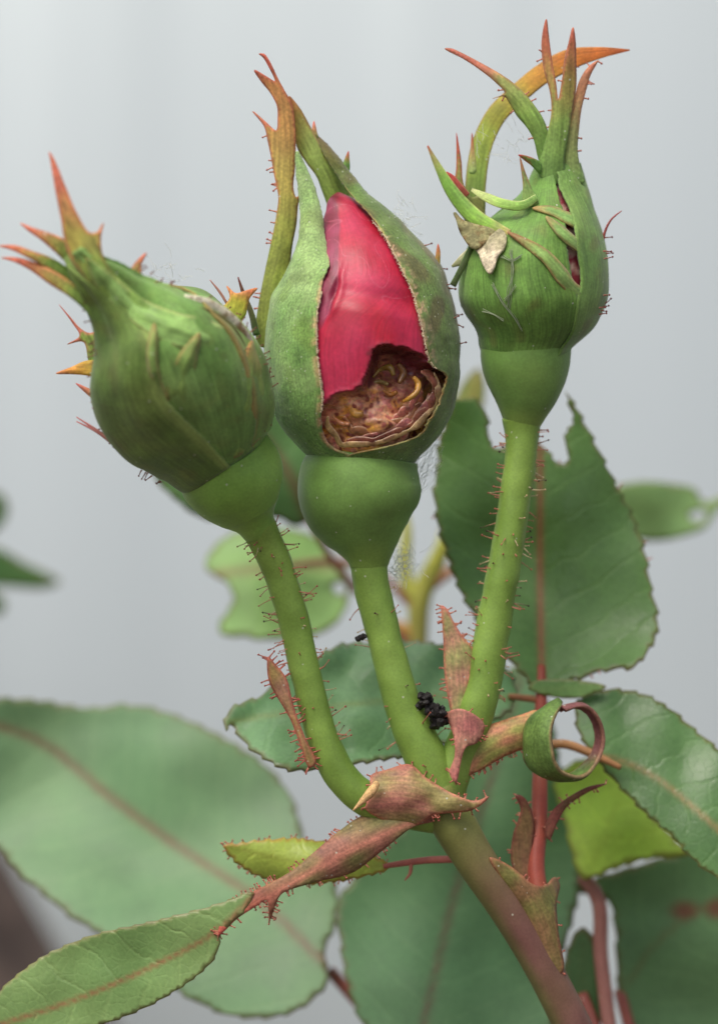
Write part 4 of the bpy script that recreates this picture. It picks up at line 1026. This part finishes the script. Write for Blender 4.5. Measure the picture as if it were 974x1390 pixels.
# ------------------------------------------------------------------ compound leaf on the red rachis
cl = tube('compound_leaf', [(734, 905, 190, 6), (734, 940, 170, 8), (733, 1000, 130, 9), (732, 1060, 90, 10.5), (731, 1120, 60, 11.5), (727, 1180, 40, 12), (736, 1240, 24, 14), (752, 1310, 14, 13)], 'stem',
          lambda t, a, P: mix(np.tile(lin(144, 74, 64), (len(P), 1)), lin(120, 112, 66), sstep(t, .7, 1) + .3 * fnoise(P, .02, 1)), rose, n=60, m=16, label='compound leaf on a red stalk with a bitten terminal leaflet')
poly('leaflet', [(767, 530), (776, 545), (784, 557), (797, 582), (810, 607), (833, 653), (859, 702), (874, 748), (882, 792), (891, 832), (889, 865), (873, 891), (857, 906), (836, 907), (800, 915), (770, 926), (742, 938), (728, 934), (700, 905), (672, 872), (645, 838),
                 (623, 800), (608, 758), (598, 728), (591, 692), (588, 663), (593, 636), (594, 610), (602, 580), (616, 545), (634, 540), (650, 545), (661, 571), (665, 602), (682, 610), (700, 600), (718, 596), (732, 602), (744, 615), (760, 630), (769, 630), (768, 605), (770, 580), (779, 576), (774, 556)],
     [(735, 938, 176), (733, 860, 220), (733, 760, 250), (732, 600, 262)], 'leaf', leafc(lin(86, 130, 78), lin(106, 152, 100), lin(150, 92, 80), 4.5), cl, fold=-.12, wave=26, wavef=.008, grid=6, tooth=5, period=27, thick=4,
     label='bitten terminal leaflet with a jagged notch')
eh2 = edge_hairs(10, (4, 7))
poly('leaflet', [(307, 993), (306, 972), (324, 956), (350, 947), (380, 925), (434, 889), (461, 876), (490, 873), (542, 871), (580, 873), (630, 880), (670, 892), (695, 920), (700, 950), (680, 972), (640, 992), (604, 1008), (560, 1024), (531, 1029), (489, 1035), (427, 1044), (392, 1045), (360, 1030), (336, 1012), (319, 990), (312, 984)],
     [(715, 950, 160), (640, 945, 150), (500, 955, 130), (310, 980, 110)], 'leaf', leafc(lin(98, 148, 112), lin(124, 170, 138), lin(120, 150, 104), 4), cl, fold=-.1, wave=26, wavef=.02, tilt=.9, grid=6, tooth=5, period=24, thick=4, label='broad glossy side leaflet behind the stalks')
poly('leaflet', [(800, 1020), (782, 985), (782, 955), (796, 942), (815, 937), (840, 936), (874, 943), (908, 962), (934, 984), (968, 1012), (1010, 1050), (1050, 1110), (1060, 1180), (1040, 1230), (1005, 1215), (972, 1192), (942, 1169), (913, 1137), (874, 1103), (849, 1077), (820, 1045)],
     [(795, 1020, 120), (860, 1040, 120), (950, 1105, 110), (1050, 1210, 90)], 'leaf', leafc(lin(74, 116, 74), lin(92, 134, 92), lin(130, 118, 84), 3.5), cl, fold=.18, wave=16, wavef=.012, tilt=.3, grid=6, tooth=4, period=26, thick=4, label='long side leaflet running out to the side')
tube('leaflet_stalk', [(733, 1012, 124, 6), (765, 1010, 122, 6.5), (800, 1022, 118, 6), (842, 1042, 112, 4)], 'stem', lin(156, 120, 84), cl, n=24, m=10)
tube('leaflet_stalk', [(733, 950, 165, 5), (715, 948, 162, 5), (690, 945, 156, 4)], 'stem', lin(150, 110, 80), cl, n=14, m=10)
poly('leaflet', [(716, 934), (724, 925), (750, 922), (790, 924), (822, 932), (800, 944), (770, 948), (740, 944)], [(735, 936, 158), (822, 932, 160)], 'leaf', leafc(lin(110, 156, 104), lin(130, 172, 120), lin(120, 160, 110), 3), cl, grid=5, thick=4)
dark = pk(lin(124, 70, 64), lin(112, 92, 60), lin(110, 60, 56))
poly('stipule', [(699, 1079), (709, 1081), (719, 1097), (724, 1120), (721, 1162), (722, 1200), (702, 1190), (694, 1171), (696, 1133), (706, 1099)], [(712, 1195, 36), (710, 1130, 40), (700, 1080, 34)], 'stipule', dark, cl, cup=1.5, grid=4, step=3, thick=4)
eh2 += edge_hairs(14, (3, 6))
poly('stipule', [(740, 1135), (741, 1116), (752, 1097), (773, 1081), (798, 1068), (822, 1064), (798, 1075), (770, 1094), (756, 1116), (745, 1140)], [(742, 1136, 44), (762, 1094, 40), (822, 1065, 36)], 'stipule', dark, cl, grid=4, step=3, thick=4)
eh2 += edge_hairs(14, (3, 6))
poly('stipule', [(664, 1164), (684, 1171), (704, 1185), (717, 1197), (730, 1203), (742, 1200), (751, 1191), (758, 1200), (754, 1226), (756, 1262), (762, 1320), (740, 1320), (712, 1252), (688, 1206)], [(752, 1316, -4), (728, 1240, -14), (700, 1195, -20), (666, 1165, -22)], 'stipule',
     pk(lin(128, 100, 70), lin(112, 112, 62), lin(150, 96, 76)), cl, cup=3.0, grid=4, step=3, thick=3, label='olive brown sheath where the red stalk joins the cane')
eh2 += edge_hairs(16, (3, 6))
hairs('gland_hairs', eh2, cl)

# ------------------------------------------------------------------ lower leaves of the same shoot
def low_leaf(label, stalk, out, mid, base, hi, rib, ribw, sr=8, sc=lin(140, 84, 78), **kw):
    s_ = tube('leaf', [(*p, sr) for p in stalk], 'stem', sc, rose, n=40, m=12, label=label)
    mat = kw.pop('mat', 'leaf_soft')
    poly('leaflet', out, mid, mat, leafc(base, hi, rib, ribw), s_, thick=5, grid=kw.pop('grid', 9), **kw)
    return s_
low_leaf('large soft leaf spreading low beside the pink bract', [(448, 1318, 470), (520, 1400, 420), (660, 1560, 300), (860, 1650, 80)],
         [(-140, 1000), (-90, 950), (0, 948), (60, 952), (120, 961), (170, 957), (210, 962), (260, 980), (310, 1005), (350, 1030), (385, 1065), (402, 1100), (414, 1140), (440, 1165), (457, 1205), (457, 1245), (440, 1295), (445, 1330), (400, 1372), (320, 1380), (240, 1345), (180, 1300), (135, 1266), (98, 1245), (63, 1216), (23, 1182), (0, 1153), (-60, 1110)],
         [(450, 1318, 470), (350, 1222, 520), (250, 1155, 550), (150, 1082, 560), (60, 1010, 560), (-130, 960, 540)], lin(112, 156, 122), lin(128, 168, 136), lin(128, 100, 88), 6, tooth=4, period=34, wave=60, wavef=.005, fold=-.12, tilt=.4)
low_leaf('wide shaded leaf standing behind the purple cane', [(588, 1330, 380), (640, 1450, 330), (760, 1600, 200), (880, 1700, 90)],
         [(655, 965), (690, 908), (725, 900), (745, 960), (762, 1050), (780, 1140), (786, 1200), (776, 1250), (760, 1300), (745, 1400), (690, 1440), (600, 1440), (500, 1400), (470, 1330), (462, 1280), (459, 1225), (490, 1180), (540, 1130), (600, 1060)],
         [(586, 1340, 380), (612, 1230, 400), (660, 1080, 410), (710, 905, 390)], lin(98, 146, 108), lin(112, 160, 122), lin(116, 106, 92), 5, tooth=4, period=34, wave=40, wavef=.006, fold=-.1, tilt=.4)
low_leaf('yellow-green leaf under the long side leaflet', [(790, 1190, 330), (806, 1210, 320), (815, 1300, 300), (830, 1420, 260), (880, 1650, 90)],
         [(752, 1060), (790, 1030), (840, 1040), (875, 1095), (920, 1145), (935, 1160), (880, 1165), (830, 1180), (790, 1192), (775, 1160), (765, 1110)], [(792, 1188, 330), (830, 1110, 330), (850, 1045, 320)],
         lin(172, 216, 92), lin(188, 226, 104), lin(166, 204, 86), 4, sr=10, sc=lin(146, 104, 98), tooth=3, period=26, wave=14, wavef=.012, tilt=.6)
br = low_leaf('low leaf with brownish red blotches', [(840, 1345, 420), (860, 1420, 380), (900, 1700, 120)],
         [(770, 1215), (800, 1195), (860, 1176), (920, 1160), (990, 1150), (1060, 1180), (1080, 1280), (1040, 1390), (940, 1430), (860, 1400), (840, 1350), (836, 1300), (834, 1262), (824, 1222), (800, 1212)],
         [(836, 1350, 420), (900, 1270, 430), (1060, 1180, 420)], lin(96, 140, 100), lin(108, 152, 112), lin(108, 130, 90), 4, tooth=3, period=34, wave=24, wavef=.008)
me = [c for c in br.children][0].data
_v = np.array([v.co[:] for v in me.vertices]) + base_of(rose)
_k = 1 + _v[:, 1] / D
_p = np.stack([_v[:, 0] / (S * _k) + 487, 695 - (_v[:, 2] - ZC) / (S * _k)], 1)
bl_ = np.maximum(np.exp(-(((_p[:, 0] - 928) / 20) ** 2 + ((_p[:, 1] - 1236) / 13) ** 2) ** 2), np.exp(-(((_p[:, 0] - 972) / 18) ** 2 + ((_p[:, 1] - 1234) / 14) ** 2) ** 2))
for i, a in enumerate(me.attributes['Col'].data):
    if bl_[i] > .02:
        c = np.array(a.color[:3]) * (1 - bl_[i] * .85) + lin(120, 66, 58) * bl_[i] * .85
        a.color = (*c, 1)
low_leaf('dark leaf tip low beside the cane', [(790, 1350, 300), (820, 1430, 260), (880, 1650, 90)], [(765, 1305), (778, 1270), (790, 1258), (805, 1275), (822, 1310), (826, 1370), (790, 1400), (762, 1370)], [(790, 1380, 300), (790, 1262, 310)],
         lin(70, 110, 70), lin(82, 122, 80), lin(80, 110, 70), 3, tooth=3, period=26)

# ================================================================== rose shoots further back
def back_shoot(label, base, rows, scol):
    t = thing('rose_shoot', label, 'rose', world_base(*base), None)
    s_ = tube('cane', rows, 'stem', scol, t, n=70, m=14)
    return t
b1 = back_shoot('slender olive rose shoot forking behind the middle bud, with nibbled pale leaves', (600, 2200, 800),
     [(604, 722, 790, 8), (598, 750, 795, 11), (583, 780, 800, 14), (570, 812, 800, 15), (567, 860, 800, 14), (566, 920, 800, 14), (570, 1100, 800, 15), (585, 1500, 800, 18), (600, 2300, 800, 22)],
     lambda t, a, P: mix(np.tile(lin(146, 156, 70), (len(P), 1)), lin(120, 120, 72), sstep(t, 0, .15)))
tube('branch', [(570, 818, 800, 12), (556, 800, 800, 11), (549, 765, 800, 9), (552, 720, 800, 7), (548, 690, 805, 5)], 'stem', lin(160, 170, 84), b1, n=24, m=10)
tube('branch', [(576, 800, 800, 10), (600, 782, 800, 9), (618, 772, 800, 7), (640, 760, 800, 5)], 'stem', lin(160, 124, 100), b1, n=20, m=10)
tube('branch', [(566, 870, 800, 9), (552, 858, 798, 10), (538, 850, 796, 9), (528, 846, 794, 5)], 'stem', lin(164, 134, 80), b1, n=20, m=10)
tube('branch', [(604, 724, 790, 8), (615, 670, 780, 7), (632, 590, 780, 6), (648, 510, 780, 4)], 'stem', lin(140, 140, 76), b1, n=30, m=10)
poly('leaf', [(278, 769), (290, 744), (311, 727), (336, 719), (382, 717), (421, 726), (456, 756), (474, 781), (473, 813), (458, 843), (430, 861), (398, 866), (352, 868), (331, 864), (301, 861), (297, 848), (308, 832), (317, 813), (313, 799), (304, 788), (286, 778)],
     [(470, 770, 800), (400, 770, 780), (290, 780, 770)], 'leaf_soft', leafc(lin(132, 180, 116), lin(150, 194, 128), lin(140, 130, 100), 6), b1, grid=8, wave=30, wavef=.01, tilt=.8, tooth=2, period=24,
     holes=[[(455, 791), (466, 792), (470, 802), (460, 808), (452, 802)]], label='pale nibbled leaf with a small hole')
tube('branch', [(395, 768, 775, 4), (440, 762, 785, 5), (500, 770, 795, 5), (566, 830, 800, 6)], 'stem', lin(140, 100, 84), b1, n=24, m=10)
poly('leaf', [(210, 644), (262, 600), (330, 540), (400, 540), (440, 570), (448, 630), (430, 690), (404, 714), (380, 704), (345, 700), (300, 706), (272, 702), (240, 680)], [(425, 720, 640), (390, 640, 620), (330, 560, 610)], 'leaf_soft',
     leafc(lin(92, 138, 90), lin(104, 150, 100), lin(120, 94, 80), 7), b1, grid=8, wave=24, wavef=.01, tooth=2, period=24, label='darker leaf hanging behind the tilted bud')
tube('branch', [(420, 705, 640, 5), (450, 760, 700, 5), (520, 840, 780, 6), (566, 900, 800, 7)], 'stem', lin(140, 96, 84), b1, n=24, m=10)
poly('leaf', [(614, 560), (622, 530), (640, 505), (650, 500), (658, 525), (652, 560), (634, 575)], [(636, 575, 780), (646, 502, 780)], 'leaf_soft', leafc(lin(140, 160, 96), lin(150, 168, 104), lin(140, 150, 90), 3), b1, grid=6)

b2 = back_shoot('rose shoot beyond the bitten leaflet with one notched pale leaf', (1150, 2000, 950),
     [(1060, 640, 950, 6), (1070, 700, 950, 9), (1090, 900, 950, 12), (1120, 1400, 950, 16), (1150, 2100, 950, 20)], lin(120, 130, 74))
poly('leaf', [(832, 664), (863, 654), (907, 656), (943, 664), (949, 676), (956, 681), (975, 675), (1000, 668), (1030, 672), (1030, 684), (1000, 690), (976, 690), (966, 703), (956, 717), (931, 727), (897, 734), (866, 732), (838, 715), (828, 690), (930, 704), (952, 696), (936, 690)][:18] ,
     [(1030, 678, 940), (950, 688, 930), (830, 690, 900)], 'leaf_soft', leafc(lin(128, 172, 118), lin(142, 184, 130), lin(130, 170, 116), 5), b2, grid=7, wave=20, wavef=.012,
     holes=[[(934, 700), (945, 693), (957, 694), (955, 704), (944, 708)]])
tube('branch', [(1025, 678, 942, 5), (1045, 690, 948, 5), (1072, 730, 950, 6)], 'stem', lin(130, 130, 80), b2, n=14, m=10)

b3 = back_shoot('dark green rose shoot standing apart against the wall with narrow leaf points', (-80, 1900, 1500),
     [(-70, 600, 1500, 6), (-75, 750, 1500, 10), (-80, 1000, 1500, 14), (-80, 1900, 1500, 22)], lin(90, 110, 64))
poly('leaf', [(-90, 770), (-50, 752), (-10, 742), (10, 750), (34, 764), (60, 776), (82, 790), (60, 799), (30, 798), (0, 796), (-40, 800), (-80, 790)], [(-80, 780, 1500), (80, 790, 1480)], 'leaf_soft', leafc(lin(72, 118, 66), lin(84, 130, 76), lin(70, 110, 64), 4), b3, grid=8)
poly('leaf', [(-80, 730), (-50, 690), (-15, 668), (4, 672), (11, 690), (6, 708), (-20, 730), (-60, 750)], [(-78, 745, 1500), (8, 680, 1480)], 'leaf_soft', leafc(lin(72, 118, 66), lin(84, 130, 76), lin(70, 110, 64), 4), b3, grid=8)
poly('leaf', [(-80, 790), (-40, 795), (0, 808), (8, 822), (0, 834), (-40, 830), (-80, 810)], [(-80, 795, 1500), (6, 822, 1490)], 'leaf_soft', leafc(lin(72, 118, 66), lin(84, 130, 76), lin(70, 110, 64), 4), b3, grid=8)

# ================================================================== droppings and silk
def lumps(name, label, pts, cat, group=None):
    V, F = [], []
    t = (1 + 5 ** .5) / 2
    ico = np.array([(-1,t,0),(1,t,0),(-1,-t,0),(1,-t,0),(0,-1,t),(0,1,t),(0,-1,-t),(0,1,-t),(t,0,-1),(t,0,1),(-t,0,-1),(-t,0,1)]) / math.sqrt(1 + t*t)
    fi = [(0,11,5),(0,5,1),(0,1,7),(0,7,10),(0,10,11),(1,5,9),(5,11,4),(11,10,2),(10,7,6),(7,1,8),(3,9,4),(3,4,2),(3,2,6),(3,6,8),(3,8,9),(4,9,5),(2,4,11),(6,2,10),(8,6,7),(9,8,1)]
    # one subdivision
    vs = [tuple(v) for v in ico]; mid = {}; f2 = []
    def mp(a, b):
        k = (min(a, b), max(a, b))
        if k not in mid:
            m_ = (np.array(vs[a]) + np.array(vs[b])); m_ /= np.linalg.norm(m_); mid[k] = len(vs); vs.append(tuple(m_))
        return mid[k]
    for a, b, c in fi:
        ab, bc, ca = mp(a, b), mp(b, c), mp(c, a)
        f2 += [(a, ab, ca), (b, bc, ab), (c, ca, bc), (ab, bc, ca)]
    vs = np.array(vs)
    for x, y, z, r in pts:
        k = len(V)
        sc = np.array([rng.uniform(.7, 1.3) for _ in range(3)])
        q = vs * sc * r
        q = q * (1 + .55 * fnoise(q, .16, rng.uniform(0, 50)) + .3 * fnoise(q, .4, rng.uniform(0, 50)))[:, None] + [x, y, z]
        V += list(q); F += [(a+k, b+k, c+k) for a, b, c in f2]
    V = np.array(V)
    o = mesh_obj(name, V, F, lin(30, 28, 28), 'frass', smooth=False)
    o['label'] = label; o['category'] = cat
    return o
fp = []
for k in range(80):
    a = rng.uniform(0, 1)
    x = 578 + 22 * a + max(-9, min(9, rng.gauss(0, 6))); y = 949 + 30 * a + max(-9, min(9, rng.gauss(0, 6)))
    fp.append((x, y, -24 + rng.gauss(0, 6), rng.choice([2.2, 3, 4, 5, 6.5])))
lumps('insect_droppings', 'black lumpy clump of caterpillar droppings stuck between the green stalks', fp, 'droppings')
lumps('insect_droppings', 'tiny black crumb of droppings on the smooth bud stalk', [(492, 864, -8, 6), (486, 867, -8, 4)], 'droppings')

def silk(name, label, strands, r=.5, c=lin(250, 252, 250)):
    V, F = [], []
    for s_ in strands:
        R = spline(s_, 10); T, U, Vv = frames(R[:, :3]); k = len(V)
        for i in range(10):
            for a in range(3):
                an = a * 2.094
                V.append(R[i, :3] + r * (math.cos(an) * U[i] + math.sin(an) * Vv[i]))
        for i in range(9):
            for a in range(3):
                F.append((k+i*3+a, k+i*3+(a+1) % 3, k+i*3+3+(a+1) % 3, k+i*3+3+a))
    o = mesh_obj(name, np.array(V), F, c, 'silk')
    o['kind'] = 'stuff'; o['label'] = label; o['category'] = 'silk'
    return o
def tangle(cx, cy, cd, sx, sy, sd_, nn):
    out = []
    for _ in range(nn):
        p = np.array([cx, cy, cd]) + nrg.normal(0, 1, 3) * [sx, sy, sd_]
        dr = nrg.normal(0, 1, 3); row = [p]
        for q in range(4):
            dr = dr + nrg.normal(0, .9, 3); row.append(row[-1] + dr / np.linalg.norm(dr) * rng.uniform(3, 8))
        out.append(row)
    return out
silk('insect_silk', 'matted white silk tuft beside the smooth bud stalk', tangle(546, 768, 10, 9, 12, 8, 80), .3)
ss = []
for k in range(70):
    y = rng.uniform(585, 660); x0 = 560 + rng.uniform(-6, 10); x1 = rng.uniform(575, 603)
    ss.append([(x0, y + 20 + rng.gauss(0, 8), -10), ((x0+x1)/2 + rng.gauss(0, 4), y + rng.gauss(0, 10), 0), (x1, y - 20 + rng.gauss(0, 10), 20)])
silk('insect_silk', 'thin silk veil between the chewed bud and the bitten leaflet', ss[:44], .2)
silk('insect_silk', 'wispy silk strands on the shoulder of the chewed bud', tangle(548, 300, -10, 14, 12, 6, 34), .3)
silk('insect_silk', 'faint silk web in the gap of the arching sepal', tangle(685, 195, 10, 18, 14, 8, 26), .25)
silk('insect_silk', 'faint silk wisps above the tilted bud', tangle(215, 368, -130, 26, 8, 8, 20), .35)
th = []
for a in ([(668, 385), (680, 410), (696, 430), (708, 448)], [(692, 340), (694, 370), (692, 400), (690, 420)], [(655, 420), (670, 428), (684, 436)], [(682, 348), (694, 352), (706, 348)], [(684, 408), (694, 398), (700, 388)]):
    for q in range(4):
        th.append([(x + rng.gauss(0, 1.4), y + rng.gauss(0, 1.4), on_rb(x, y, 8)) for x, y in a])
silk('insect_silk', 'silk threads trailing down the front of the round bud', th, .6, lin(190, 205, 170))
